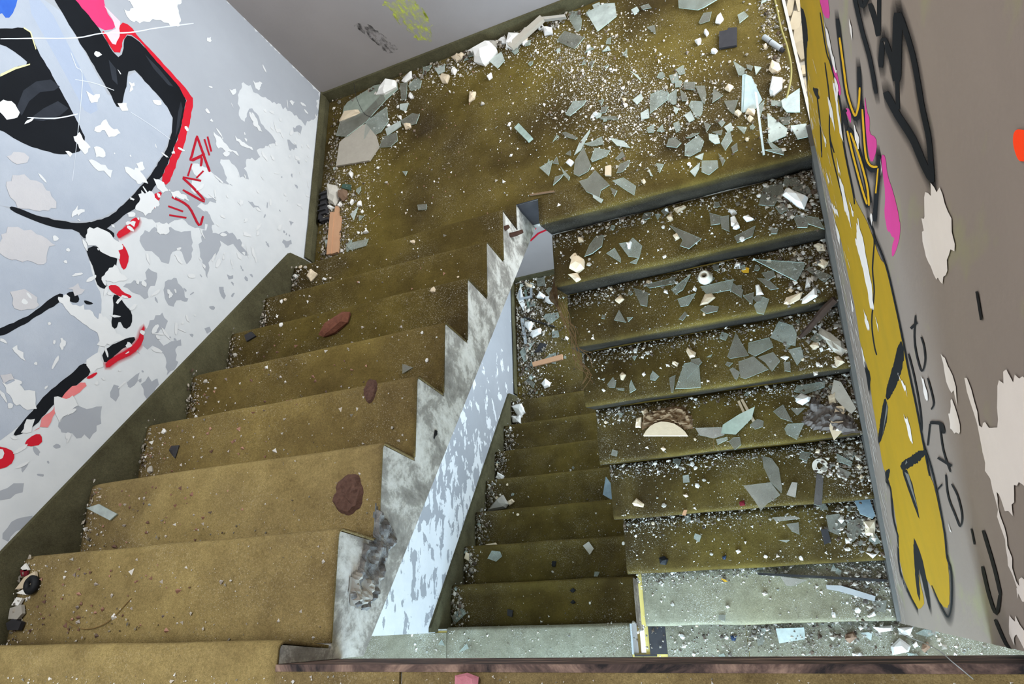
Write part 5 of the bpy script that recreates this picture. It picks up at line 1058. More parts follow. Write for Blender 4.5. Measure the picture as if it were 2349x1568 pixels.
# ------------------------------------------------------------------ the setting
ZT, ZB = 3.95, -2.95
wall_left = struct(obj('wall_left', boxes((-0.16, 0, -0.03, YB + 0.15, ZB, ZT)), MAT['wall_left']))
wall_back = struct(obj('wall_back', boxes((0, XR + 0.14, YB, YB + 0.15, ZB, ZT)), MAT['taupe']))
wall_right = struct(obj('wall_right', boxes((XR, XR + 0.14, -0.03, YWIN, ZB, ZT)), MAT['wall_right']))
struct(obj('ceiling', boxes((-2.6, 4.2, -3.6, 0.25, ZT, ZT + 0.1), (-2.6, 4.2, 1.55, YB, ZT, ZT + 0.1), (-2.6, 0.45, 0.25, 1.55, ZT, ZT + 0.1), (1.75, 4.2, 0.25, 1.55, ZT, ZT + 0.1)), plaster('ceiling_white', (226, 224, 220), (214, 212, 208), 3)))  # opening left free for the added light above

# landings: concrete under carpet
def landing(z, name, lab):
    bm = boxes((0.002, XR, YNOTCH, YB - 0.002, z - 0.24, z - 0.008), (XR0 + 0.004, XR, YN + 0.03, YNOTCH, z - 0.24, z - 0.008), (0.002, WL - 0.002, 1.742, YNOTCH, z - 0.125, z - 0.009))
    root = struct(obj(name, bm, MAT['stringer']), lab)
    bm = bmesh.new()
    nx, ny = 90, 44
    xs = [XR * k / nx for k in range(nx + 1)]
    wl = bm.verts.layers.float.new('wear')
    def gridpatch(x0, x1, y0, y1, cx, cy):
        vs = [[bm.verts.new((x0 + (x1 - x0) * i / cx, y0 + (y1 - y0) * j / cy, z + 0.002 * noise.noise(Vector((x0 * 1.0 + (x1 - x0) * i / cx * 5, (y0 + (y1 - y0) * j / cy) * 5, z))))) for j in range(cy + 1)] for i in range(cx + 1)]
        for i in range(cx):
            for j in range(cy): bm.faces.new((vs[i][j], vs[i + 1][j], vs[i + 1][j + 1], vs[i][j + 1]))
        for col in vs:
            for v in col:
                a = Vector((v.co.x * 1.7, v.co.y * 2.1, 4.0 + z))
                v[wl] = max(0.0, min(1.0, 0.42 + 0.9 * noise.noise(a) + 0.3 * noise.noise(a * 3)))
    gridpatch(0.0, XR, YNOTCH, YB, 80, 36)
    gridpatch(0.0, WL, 7 * D - SL, YNOTCH, 40, 4)
    obj('carpet', bm, MAT['carpet'], root, smooth=True)
    prof = step_profile(YNOTCH, YN, z, H, SR)
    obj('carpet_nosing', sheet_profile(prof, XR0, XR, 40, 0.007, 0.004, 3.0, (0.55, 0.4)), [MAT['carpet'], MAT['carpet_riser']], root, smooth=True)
    # carpet turned down over the end of the stair well
    obj('carpet_turndown', sheet_profile([(YNOTCH + 0.02, z), (YNOTCH + 0.006, z - 0.002), (YNOTCH, z - 0.01), (YNOTCH - 0.006, z - 0.05), (YNOTCH - 0.004, z - 0.13), (YNOTCH, z - 0.23)], WL, XR0 + 0.01, 8, 0.006, 0.004, 5.0), MAT['slate'], root, smooth=True)
    return root
floor_l = landing(0.0, 'floor', 'olive carpeted half landing covered in broken glass')
floor_ll = landing(-16 * H, 'floor', 'lower half landing seen through the stair well')

# upper hall slab (where the camera stands) and lower hall floor
bm = boxes((-2.6, 4.2, -3.6, -0.060, 1.13, 1.352), (-2.6, WL - 0.004, -0.060, -0.02, 1.13, 1.352))
fl_up = struct(obj('floor', bm, MAT['stringer']), 'tan carpeted upper hall floor at the bottom of the picture')
bm = bmesh.new()
obj('carpet', sheet_profile([(-0.7 + 0.6 * k / 10, 1.36) for k in range(11)] + step_profile(-0.1, 0.0, 1.36, H, SL, nt=3), -0.9, WL, 60, 0.007, 0.003, 1.0, (0.75, 0.5)), MAT['carpet_top'], fl_up, smooth=True)
obj('carpet', sheet_profile([(-3.5, 1.36), (-2.0, 1.36), (-0.7, 1.36), (-0.3, 1.36), (-0.052, 1.36)], WL + 0.001, 1.520, 12, 0.007, 0.002, 2.0), MAT['carpet_top'], fl_up)
obj('carpet', sheet_profile([(-3.5, 1.36), (-2.0, 1.36), (-0.7, 1.36), (-0.3, 1.36), (-0.052, 1.36)], 1.526, 3.4, 24, 0.007, 0.002, 2.5), MAT['carpet_top'], fl_up)
bm = bmesh.new()
box(bm, WL, XR + 0.12, -0.060, -0.047, 1.14, 1.361)
obj('edge_board', bm, MAT['fascia'], fl_up)

bm = boxes((-2.6, 4.2, -3.6, -0.157, -8 * H - 0.2, -8 * H - 0.008), (-2.6, 1.225, -0.157, -0.02, -8 * H - 0.2, -8 * H - 0.008), (XR0 + 0.02, 4.2, -0.157, 0.0, -8 * H - 0.2, -8 * H - 0.008))
fl_low = struct(obj('floor', bm, MAT['yellow_plaster']), 'lower hall floor with olive carpet under the slab')
obj('carpet', sheet_profile([(-0.7 + 0.6 * k / 10, -8 * H) for k in range(11)] + step_profile(-0.1, 0.0, -8 * H, H, SL, nt=3), 0.083, 1.225, 50, 0.007, 0.003, 1.5), MAT['carpet_dusty'], fl_low, smooth=True)
obj('carpet', sheet_profile([(-0.7, -8 * H), (-0.4, -8 * H), (-0.2, -8 * H), (-0.031, -8 * H)], -1.2, 0.080, 20, 0.007, 0.002, 1.7), MAT['carpet_dusty'], fl_low)
obj('carpet', sheet_profile([(-0.7, -8 * H), (-0.4, -8 * H), (-0.2, -8 * H), (-0.1, -8 * H), (0.011, -8 * H)], XR0 + 0.09, 1.83, 16, 0.007, 0.003, 1.9), MAT['carpet_dusty'], fl_low)
obj('carpet', sheet_profile([(-0.7, -8 * H), (-0.4, -8 * H), (-0.2, -8 * H), (-0.1, -8 * H), (0.011, -8 * H)], 1.833, 3.4, 30, 0.007, 0.003, 2.1), MAT['carpet_dusty'], fl_low)
obj('floor_strip', boxes((XR0 - 0.004, XR0 + 0.088, -0.157, 0.011, -8 * H - 0.012, -8 * H - 0.002)), MAT['slate'], fl_low)
tag(obj('lit_stringer_edge', boxes((1.226, 1.236, -0.157, -0.004, -8 * H - 0.10, -8 * H + 0.003)), MAT['chrome']), 'bright narrow strip for the lit stringer edge at the end of the lower stair well', 'lit stringer edge')  # pale strip stands in for the stringer's top edge catching light
obj('well_end', boxes((1.237, XR0 + 0.03, -0.168, -0.158, -8 * H - 0.2, -8 * H - 0.002)), MAT['slate'], fl_low)
obj('well_side', boxes((1.300, XR0 + 0.006, -0.157, 0.10, -8 * H - 0.2, -8 * H - 0.014)), MAT['yellow_plaster'], fl_low)

# ------------------------------------------------------------------ stair flights
def left_slab_poly(z0):
    pts = [(-0.046, z0 + 8 * H - 0.009)]
    for i in range(8):
        pts.append((i * D - 0.009, z0 + (8 - i) * H - 0.009))
        pts.append((i * D - SL - 0.009, z0 + (7 - i) * H - (0.009 if i < 7 else 0.012)))
    pts += [(YNOTCH - 0.001, z0 - 0.012), (YNOTCH - 0.001, z0 - 0.24), (1.73, z0 - 0.135), (-0.046, z0 + 1.052)]
    return pts
def build_left_flight(z0, label, mat):
    root = empty('stair_flight', (0.6, 0.9, z0))
    tag(root, label, 'staircase')
    inv = Vector((-0.6, -0.9, -z0))
    sl = obj('flight_slab', extrude_x(left_slab_poly(z0), 0.003, WL), MAT['stringer'], root); sl.location = inv
    for i in range(1, 8):
        y0 = (i - 1) * D - SL + 0.004; y1 = i * D; z = z0 + (8 - i) * H
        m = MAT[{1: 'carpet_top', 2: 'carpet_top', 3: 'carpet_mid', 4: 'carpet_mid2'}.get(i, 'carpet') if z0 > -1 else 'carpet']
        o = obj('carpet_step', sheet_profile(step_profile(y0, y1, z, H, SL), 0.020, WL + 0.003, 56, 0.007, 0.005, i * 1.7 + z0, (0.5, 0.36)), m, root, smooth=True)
        o.location = inv
    return root
flight_up = build_left_flight(0.0, 'upper left stair flight in tan and olive carpet with stained white stringer', 0)
flight_dn = build_left_flight(-16 * H, 'lower left stair flight seen far below through the stair well', 0)

# right flight
root = empty('stair_flight', (1.9, 0.9, -0.7)); tag(root, 'right stair flight littered with glass and plaster beside the yellow graffiti wall', 'staircase')
inv = Vector((-1.9, -0.9, 0.7))
poly = [(YN + 0.028, -0.012)]
pts = []
for j in range(0, 8):
    yn = YN - j * D
    if j > 0: pts.append((yn + 0.009, -j * H - 0.009))
    pts.append((yn + SR + 0.009, -(j + 1) * H - 0.009))
pts = [(YN + SR + 0.009, -0.24)] if False else pts
poly = [(YNOTCH, -H - 0.02)] + pts + [(YN - 7 * D + SR + 0.009, -8 * H - 0.10), (YN - 6 * D, -8 * H - 0.16), (YNOTCH, -H - 0.23)]
o = obj('flight_slab', extrude_x(poly, XR0 + 0.006, XR - 0.002), MAT['yellow_plaster'], root); o.location = inv
for j in range(1, 8):
    y0 = YN - (j - 1) * D + SR - 0.004; y1 = YN - j * D
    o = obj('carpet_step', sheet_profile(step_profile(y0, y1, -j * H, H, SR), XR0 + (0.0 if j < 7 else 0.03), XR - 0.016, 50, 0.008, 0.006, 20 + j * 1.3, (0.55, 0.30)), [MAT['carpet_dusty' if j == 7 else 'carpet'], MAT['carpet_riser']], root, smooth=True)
    o.location = inv
flight_right = root
# torn carpet flap and loose fibres at the free edge of the right flight
bm = bmesh.new()
nx, ny = 9, 7
vs = []
for i in range(nx + 1):
    row = []
    for j in range(ny + 1):
        u, v = i / nx, j / ny
        x = XR0 + 0.012 - 0.085 * v * (1 - 0.55 * abs(2 * u - 1.1)); y = 1.40 + 0.17 * u; z = -H - 0.004 - 0.085 * v * v - 0.02 * v
        x += 0.01 * noise.noise(Vector((u * 5, v * 5, 1))); z += 0.012 * noise.noise(Vector((u * 6, v * 6, 7)))
        row.append(bm.verts.new((x, y, z)))
    vs.append(row)
for i in range(nx):
    for j in range(ny):
        if j >= ny - 2 and (i % 4 == 1): continue
        bm.faces.new((vs[i][j], vs[i + 1][j], vs[i + 1][j + 1], vs[i][j + 1]))
r = bmesh.ops.solidify(bm, geom=bm.faces[:], thickness=0.006)
o = obj('torn_carpet_flap', bm, MAT['fibre'], flight_right); o.location = inv
for k in range(9):
    bm = bmesh.new()
    x = XR0 + 0.0 + rng.uniform(-0.01, 0.02); y = 1.42 + rng.uniform(-0.03, 0.03)
    L = rng.uniform(0.14, 0.34)
    pts = [(x + 0.010 * s + rng.uniform(-0.008, 0.008) * s, y - L * s / 6 - 0.01 * s, -H - 0.03 - 0.20 * (s / 6) ** 0.8 + rng.uniform(-0.008, 0.008)) for s in range(7)]
    tube(bm, [p for p in spline(pts, 3)], 0.0016, 4)
    o = obj('fibre', bm, MAT['fibre'], flight_right); o.location = inv

# broken concrete and iron in the upper stringer
def patch(poly, x, depth, seed, name, m, parent, rel, n=26):
    ys = [p[0] for p in poly]; zs = [p[1] for p in poly]
    def inside(y, z):
        c = False; j = len(poly) - 1
        for i in range(len(poly)):
            if (poly[i][1] > z) != (poly[j][1] > z) and y < (poly[j][0] - poly[i][0]) * (z - poly[i][1]) / (poly[j][1] - poly[i][1]) + poly[i][0]: c = not c
            j = i
        return c
    bm = bmesh.new(); y0, y1, z0, z1 = min(ys), max(ys), min(zs), max(zs)
    g = {}
    def vert(i, j):
        if (i, j) not in g:
            y = y0 + (y1 - y0) * i / n; z = z0 + (z1 - z0) * j / n
            e = all(inside(y + dy, z + dz) for dy, dz in ((.012, 0), (-.012, 0), (0, .012), (0, -.012)))
            v = Vector((y * 30 + seed, z * 30, seed))
            h = (0.5 + noise.noise(v)) * depth + noise.noise(v * 3) * depth * 0.5
            g[(i, j)] = bm.verts.new((x + (max(0.002, h) if e else -0.002), y + 0.004 * noise.noise(v * 2), z + 0.004 * noise.noise(v * 2.3)))
        return g[(i, j)]
    for i in range(n):
        for j in range(n):
            if inside(y0 + (y1 - y0) * (i + .5) / n, z0 + (z1 - z0) * (j + .5) / n):
                bm.faces.new((vert(i, j), vert(i + 1, j), vert(i + 1, j + 1), vert(i, j + 1)))
    bmesh.ops.recalc_face_normals(bm, faces=bm.faces)
    o = obj(name, bm, m, parent); o.location = rel; return o
invu = Vector((-0.6, -0.9, 0))
DMG = pp('0.332,1.033 0.305,0.978 0.259,0.92 0.225,0.926 0.21,0.956 0.127,0.987 0.087,1.005 0.049,1.057 0.068,1.117 0.1,1.133 0.133,1.13 0.161,1.101 0.196,1.091 0.225,1.08 0.245,1.032 0.298,1.037')
patch(DMG, WL, 0.014, 2.0, 'broken_concrete', MAT['concrete'], flight_up, invu, 34)
patch(pp('0.133,1.13 0.157,1.1 0.144,1.059 0.126,1.022 0.095,1.034 0.064,1.052 0.066,1.091 0.075,1.124'), WL + 0.004, 0.018, 9.0, 'broken_plaster_rim', MAT['greycream'], flight_up, invu, 14)
patch(pp('0.616,0.74 0.616,0.698 0.588,0.703 0.562,0.73 0.566,0.751 0.594,0.742'), WL, 0.003, 4.0, 'soot_smudge', MAT['black'], flight_up, invu, 16)
bm = bmesh.new(); tube(bm, [(WL - 0.02, 1.668, 0.086), (WL + 0.028, 1.675, 0.075), (WL + 0.055, 1.688, 0.062)], [0.012, 0.011, 0.009], 9)
o = obj('iron_stub', bm, MAT['rustmetal'], flight_up); o.location = invu
bm = bmesh.new(); tube(bm, [(WL - 0.02, 1.672, 0.143), (WL + 0.006, 1.676, 0.140), (WL + 0.02, 1.684, 0.136)], [0.013, 0.011, 0.008], 8)
o = obj('iron_stub', bm, MAT['rustmetal'], flight_up); o.location = invu
# foam-like crusts stuck to the upper treads
for (cx, cy, cz, rx, ry, s) in ((1.112, 0.365, 6 * H, 0.052, 0.058, 1.0), (1.045, 0.725, 5 * H, 0.026, 0.042, 5.0)):
    bm = bmesh.new(); rings = []
    c0 = bm.verts.new((cx, cy, cz + 0.013))
    for k in range(1, 6):
        ring = []
        for a in range(26):
            t = 2 * math.pi * a / 26
            q = 1 + 0.22 * noise.noise(Vector((math.cos(t) * 2 + s, math.sin(t) * 2, s)))
            f = k / 5
            x = cx + rx * q * f * math.cos(t); y = cy + ry * q * f * math.sin(t)
            z = cz + (0.010 + 0.007 * noise.noise(Vector((x * 90, y * 90, s))) if k < 5 else -0.002)
            ring.append(bm.verts.new((x, y, z)))
        rings.append(ring)
    for a in range(26):
        bm.faces.new((c0, rings[0][a], rings[0][(a + 1) % 26]))
        for k in range(4):
            bm.faces.new((rings[k][a], rings[k + 1][a], rings[k + 1][(a + 1) % 26], rings[k][(a + 1) % 26]))
    bmesh.ops.recalc_face_normals(bm, faces=bm.faces)
    o = obj('crust', bm, MAT['crust'])
    tag(o, 'large red-brown crust patch stuck on the upper flight near the stringer' if s == 1.0 else 'smaller red-brown crust patch one tread further up the picture', 'crust')

# ------------------------------------------------------------------ skirtings
def band(poly, x0, x1): return extrude_x(poly, x0, x1)
def stair_skirt(z0):
    return band([(0.0, z0 + 8 * H + 0.075), (1.825, z0 + 0.204), (1.84, z0 + 0.09), (1.84, z0 - 0.02), (1.70, z0 - 0.02), (-0.026, z0 + 7 * H - 0.05), (-0.026, z0 + 8 * H + 0.075)], 0.0, 0.019)
struct(obj('trim_1', stair_skirt(0.0), MAT['carpet_edge']))
struct(obj('trim_2', stair_skirt(-16 * H), MAT['carpet_edge']))
def rsk():
    f = lambda y: (y - YN) * (H / D)
    return band([(YWIN, 0.014), (YN + 0.02, 0.014), (-0.02, f(-0.02) + 0.014), (-0.02, -8 * H - 0.1), (0.3, -8 * H + 0.1), (YN, -H - 0.05), (YWIN, -H)], XR - 0.017, XR)
struct(obj('trim_3', rsk(), plaster('grey_stair_skirting', (92, 88, 82), (66, 64, 60), 9)))
for z0 in (0.0, -16 * H):
    def wavy(seed):
        bm = bmesh.new(); vs = []
        n = 40
        for k in range(n + 1):
            y = 1.86 + (YB - 1.86) * k / n
            w = 0.012 + 0.010 * max(0, noise.noise(Vector((y * 6, seed, 0))))
            vs.append([bm.verts.new((w * 0.3, y, z0 - 0.002)), bm.verts.new((w + 0.004, y, z0 + 0.05)), bm.verts.new((w, y, z0 + 0.085)), bm.verts.new((w - 0.006, y, z0 + 0.085)), bm.verts.new((0.001, y, z0 + 0.02))])
        for k in range(n):
            for j in range(5): bm.faces.new((vs[k][j], vs[k + 1][j], vs[k + 1][(j + 1) % 5], vs[k][(j + 1) % 5]))
        bm.faces.new(vs[0]); bm.faces.new(vs[-1][::-1])
        bmesh.ops.recalc_face_normals(bm, faces=bm.faces); return bm
    struct(obj('baseboard_left', wavy(3.0 + z0), MAT['carpet_edge']))
    struct(obj('baseboard_back', boxes((0.001, XR, YB - 0.014, YB - 0.0005, z0 - 0.002, z0 + 0.078)), MAT['carpet_edge']))

# ------------------------------------------------------------------ stair windows (panes broken out) and the ledge outside
cream_tile = speck('cream_ledge_tile', (176, 162, 138), (146, 132, 110), 18, 0.7, 0.2)
for z0, nm in ((0.0, 'window_1'), (-16 * H, 'window_2')):
    bm = boxes((XR + 0.002, XR + 0.014, YWIN + 0.002, YB - 0.002, z0 - 0.05, z0 + 0.010), (XR + 0.002, XR + 0.04, YB - 0.05, YB - 0.002, z0, z0 + 2.4), (XR + 0.002, XR + 0.04, YWIN + 0.002, YB - 0.002, z0 + 2.4, z0 + 2.46))
    w = struct(obj(nm, bm, MAT['greycream']))
    obj('ledge', boxes((XR + 0.014, XR + 0.42, YWIN + 0.002, YB + 0.12, z0 - 0.16, z0 - 0.035)), MAT['creamdusty'], w)
    r2 = random.Random(11)
    y = YWIN + 0.02
    while y < YB - 0.02:
        x = XR + 0.018
        while x < XR + 0.36:
            L, Wd = r2.uniform(0.05, 0.12), r2.uniform(0.025, 0.05)
            bm = bmesh.new(); box(bm, -Wd / 2, Wd / 2, -L / 2, L / 2, 0, 0.012)
            o = obj('tile_piece', bm, cream_tile, w, (x + Wd / 2, y + L / 2, z0 - 0.035 + r2.uniform(0, 0.012)))
            o.rotation_euler = (r2.uniform(-.12, .12), r2.uniform(-.12, .12), r2.uniform(-.5, .5))
            x += Wd + 0.008
        y += 0.085

# ------------------------------------------------------------------ paint, graffiti and peeling on the walls
ROUGH = {'grey': 0.022, 'bare': 0.018, 'flake': 0.022, 'silver': 0.003, 'black': 0.004, 'red': 0.005, 'redfade': 0.012, 'yellow': 0.003}
ORDER = ['grey', 'silver', 'palesilver', 'blue', 'pink', 'paleb', 'yellow', 'pink2', 'black', 'darkshade', 'yellowline', 'greyin', 'grey2', 'red', 'redfade', 'rim', 'chalk', 'tagred', 'ink', 'orange', 'flake', 'bare']
PNAME = {'darkshade': 'graffiti_grey_shading', 'yellowline': 'graffiti_yellow_lines', 'grey': 'grey_paint', 'silver': 'graffiti_silver_fill', 'palesilver': 'graffiti_pale_band', 'blue': 'graffiti_blue', 'pink': 'graffiti_pink', 'pink2': 'graffiti_pink', 'paleb': 'graffiti_pale_pink', 'yellow': 'graffiti_yellow_letters', 'black': 'graffiti_black_outline', 'greyin': 'graffiti_shade', 'grey2': 'graffiti_shade', 'red': 'graffiti_red_outline', 'redfade': 'graffiti_faded_red', 'rim': 'graffiti_rim', 'chalk': 'chalk_scratch', 'tagred': 'red_tag', 'ink': 'black_tag', 'orange': 'orange_dot', 'flake': 'undercoat_patch', 'bare': 'bare_plaster_patch'}
def clip_wall(p, y0, y1, z0, z1): return [(min(max(a, y0), y1), min(max(b, z0), z1)) for a, b in p]
def paint_wall(paints, strokes, x, sign, parent, y0, y1, sub={}):
    L = {}
    for k, polys in paints:
        for i, s in enumerate(polys):
            p = pp(s)
            A = ROUGH.get(k, 0.0)
            if k in ('silver', 'black', 'red', 'pink', 'palesilver', 'blue', 'yellow', 'orange'): p = chaikin(p, 2 if k == 'orange' else 1)
            if A: p = roughen(p, A, 0.016 if k != 'bare' else 0.012, i * 1.7 + len(k))
            L.setdefault(k, []).append(clip_wall(p, y0, y1, -2.6, ZT - 0.05))
    for k, s in strokes: L.setdefault(k, []).append(clip_wall(pp(s), y0, y1, -2.6, ZT - 0.05))
    for k in L:
        off = 0.0003 + 0.00007 * ORDER.index(k)
        # each layer of paint lies a hair above the one before
        fk = {'red': 'fade_red', 'pink': 'fade_pink'}.get(k) if sign > 0 else {'black': 'fade_black'}.get(k)
        if fk: halo(PNAME[k] + '_overspray', [p for p in L[k] if poly_len(p) > 0.25], 0.022 if sign < 0 else 0.014, x + sign * 0.0002, sign, PAINT[fk], parent)
        decal(PNAME[k], L[k], x + sign * off, PAINT[sub.get(k, k)], parent, sign < 0)
def poly_len(p): return sum(math.hypot(p[i][0] - p[i - 1][0], p[i][1] - p[i - 1][1]) for i in range(len(p)))
def halo(name, polys, w, x, sign, m, parent):
    """spray mist round a painted shape, thinning outwards; it lies under the shape itself"""
    bm = bmesh.new(); lay = bm.verts.layers.float.new('cover'); q = 0
    for p in polys:
        n = len(p)
        A = sum(p[i][0] * p[(i + 1) % n][1] - p[(i + 1) % n][0] * p[i][1] for i in range(n))
        sg = 1 if A > 0 else -1; ins, outs = [], []
        for i in range(n):
            a, b = p[i - 1], p[(i + 1) % n]; tx, ty = b[0] - a[0], b[1] - a[1]; L = math.hypot(tx, ty) + 1e-9
            nx, ny = sg * ty / L, -sg * tx / L
            q += 1; xx = x + sign * 0.0000015 * (q % 60)
            v = bm.verts.new((xx, p[i][0] - nx * 0.002, p[i][1] - ny * 0.002)); v[lay] = 0.75; ins.append(v)
            v = bm.verts.new((xx, p[i][0] + nx * w, p[i][1] + ny * w)); v[lay] = 0.0; outs.append(v)
        for i in range(n):
            j = (i + 1) % n; bm.faces.new((ins[i], ins[j], outs[j], outs[i]))
    return obj(name, bm, m, parent)
# many small spots where the paint has come off
r3 = random.Random(5)
spots = []
def spot(y, z, a, b, th):
    n = 9; out = []
    for k in range(n):
        t = 2 * math.pi * k / n; q = r3.uniform(0.55, 1.15)
        u, v = a * q * math.cos(t), b * q * math.sin(t)
        out.append((y + u * math.cos(th) - v * math.sin(th), z + u * math.sin(th) + v * math.cos(th)))
    return ' '.join('%.4f,%.4f' % p for p in out)
extra_bare = []
for k in range(260):
    y = r3.uniform(0.35, 2.9); z = 1.5 - 0.675 * y + abs(r3.gauss(0, 0.45)) + 0.05
    extra_bare.append(spot(y, z, r3.uniform(0.004, 0.032), r3.uniform(0.003, 0.014), r3.uniform(0, 3)))
extra_grey = []
for k in range(60):
    y = r3.uniform(0.5, 2.9); z = 1.46 - 0.675 * y + abs(r3.gauss(0, 0.16)) + 0.03
    extra_grey.append(spot(y, z, r3.uniform(0.004, 0.02), r3.uniform(0.003, 0.012), r3.uniform(0, 3)))
LP = [(k, v + (extra_bare if k == 'bare' else extra_grey if k == 'grey' else [])) for k, v in LEFT_PAINT]
paint_wall(LP, LEFT_STROKES, 0.0, 1, wall_left, 0.0, YB)
# streaks of lost paint on the yellow letters of the right wall (they run along the scrapes)
RP = []
for k, v in RIGHT_PAINT:
    if k == 'bare':
        ex = []
        for q in range(240):
            y = r3.uniform(0.0, 1.82); z = (y - YN) * (H / D) + 0.06 + abs(r3.gauss(0, 0.28))
            ex.append(spot(y, z, r3.uniform(0.010, 0.05), r3.uniform(0.0015, 0.006), r3.gauss(0.0, 0.12)))
        v = v + ex
    RP.append((k, v))
paint_wall(RP, RIGHT_STROKES, XR, -1, wall_right, -0.03, YWIN, {'pink': 'pink2', 'bare': 'bare2'})
# back wall: yellow-green spray, grey scuff, red line one floor down
def back_decal(name, poly, off, m):
    bm = bmesh.new(); bm.faces.new([bm.verts.new((x, YB - off, z)) for x, z in poly])
    bmesh.ops.triangulate(bm, faces=bm.faces)
    for f in bm.faces:
        f.normal_update()
        if f.normal.y > 0: f.normal_flip()
    return obj(name, bm, m, wall_back)
def spray_mat(name, col, a):
    t = NT(name)
    n = t.noise(40, 4, 0.7, t.pos((1, 1, 0.5)))
    al = t.ramp(n, [(0.42, (0, 0, 0)), (0.7, (a, a, a))])
    t.l.new(al, t.b.inputs['Alpha'])
    return t.done(rgba(col), 0.8, 0.2)
back_decal('green_spray', roughen(pp('0.72,0.46 0.86,0.42 0.86,0.25 0.80,0.13 0.74,0.16 0.72,0.30'), 0.03, 0.012, 1), 0.0006, spray_mat('green_overspray', (206, 214, 70), 0.8))
back_decal('grey_scuff', roughen(pp('0.49,0.42 0.56,0.38 0.60,0.16 0.54,0.16'), 0.02, 0.012, 2), 0.0006, spray_mat('grey_scuff', (84, 80, 78), 0.9))
back_decal('red_line', pp('0.440,-2.098 0.547,-2.016 0.650,-1.99 0.650,-1.965 0.545,-1.992 0.440,-2.072'), 0.0006, PAINT['tagred'])
back_decal('red_line', pp('0.540,-1.92 0.60,-1.85 0.66,-1.84 0.66,-1.86 0.60,-1.875 0.55,-1.94'), 0.0006, PAINT['tagred'])

# ------------------------------------------------------------------ broken glass, plaster and other things lying about
def shift(surf, p):
    return p
def centroid(p): return (sum(a for a, b in p) / len(p), sum(b for a, b in p) / len(p))
def poly_area(p):
    return abs(sum(p[i][0] * p[(i + 1) % len(p)][1] - p[(i + 1) % len(p)][0] * p[i][1] for i in range(len(p)))) / 2
def fit_in(surf, p):
    """keep a footprint clear of the walls and the skirtings"""
    if surf in ('L', 'LL'):
        x0, x1, y0, y1 = 0.028, XR - 0.01, 1.76 if surf == 'L' else 1.76, YB - 0.02
    elif surf[0] == 'R':
        j = int(surf[1:]); x0, x1 = XR0 + 0.012, XR - 0.022; y0, y1 = YN - j * D + 0.004, YN - (j - 1) * D + SR - 0.012
        y0 -= 0.02
    elif surf[0] in 'SM':
        i = int(surf[1:]); x0, x1 = 0.024, WL + 0.1 if surf[0] == 'M' else WL - 0.005; y0, y1 = (i - 1) * D - SL + 0.008, i * D + 0.01
    else:
        x0, x1, y0, y1 = 0.03, 3.3, -0.6, 0.0
    xs = [a for a, b in p]; ys = [b for a, b in p]
    dx = max(0, x0 - min(xs)) - max(0, max(xs) - x1); dy = max(0, y0 - min(ys)) - max(0, max(ys) - y1)
    q = [(a + dx, b + dy) for a, b in p]
    return [(min(max(a, x0), x1), min(max(b, y0), y1)) for a, b in q]
def prism(p, th):
    """flat shard: outline with thickness, cut edges get the second material"""
    bm = bmesh.new(); n = len(p)
    s = sum(p[i][0] * p[(i + 1) % n][1] - p[(i + 1) % n][0] * p[i][1] for i in range(n))
    if s < 0: p = p[::-1]
    a = [bm.verts.new((x, y, 0)) for x, y in p]; b = [bm.verts.new((x, y, th)) for x, y in p]
    bm.faces.new(a[::-1]); bm.faces.new(b)
    for i in range(n):
        f = bm.faces.new((a[i], a[(i + 1) % n], b[(i + 1) % n], b[i])); f.material_index = 1
    return bm
def chunk_bm(p, h, seed):
    """angular lump over a footprint: base ring, wider waist, broken uneven top"""
    rr = random.Random(seed); bm = bmesh.new(); n = len(p)
    if n < 5:
        q = []
        for i in range(n):
            a, b = p[i], p[(i + 1) % n]; q += [a, (a[0] * .5 + b[0] * .5, a[1] * .5 + b[1] * .5)]
        p = q; n = len(p)
    cx, cy = centroid(p)
    def ring(f, z, jit, jz):
        return [bm.verts.new((cx + (x - cx) * f * rr.uniform(1 - jit, 1 + jit), cy + (y - cy) * f * rr.uniform(1 - jit, 1 + jit), z * rr.uniform(1 - jz, 1 + jz))) for x, y in p]
    r0 = ring(0.90, 0.0, 0.05, 0); r1 = ring(1.0, h * 0.42, 0.06, 0.35); r2 = ring(0.72, h * 0.86, 0.14, 0.22)
    c = bm.verts.new((cx + rr.uniform(-.1, .1) * h, cy + rr.uniform(-.1, .1) * h, h)); cb = bm.verts.new((cx, cy, 0.0))
    for i in range(n):
        j = (i + 1) % n
        bm.faces.new((cb, r0[j], r0[i]))
        bm.faces.new((r0[i], r0[j], r1[j], r1[i]))
        if rr.random() < .5: bm.faces.new((r1[i], r1[j], r2[j])); bm.faces.new((r1[i], r2[j], r2[i]))
        else: bm.faces.new((r1[i], r1[j], r2[i])); bm.faces.new((r1[j], r2[j], r2[i]))
        bm.faces.new((r2[i], r2[j], c))
    bmesh.ops.recalc_face_normals(bm, faces=bm.faces)
    return bm
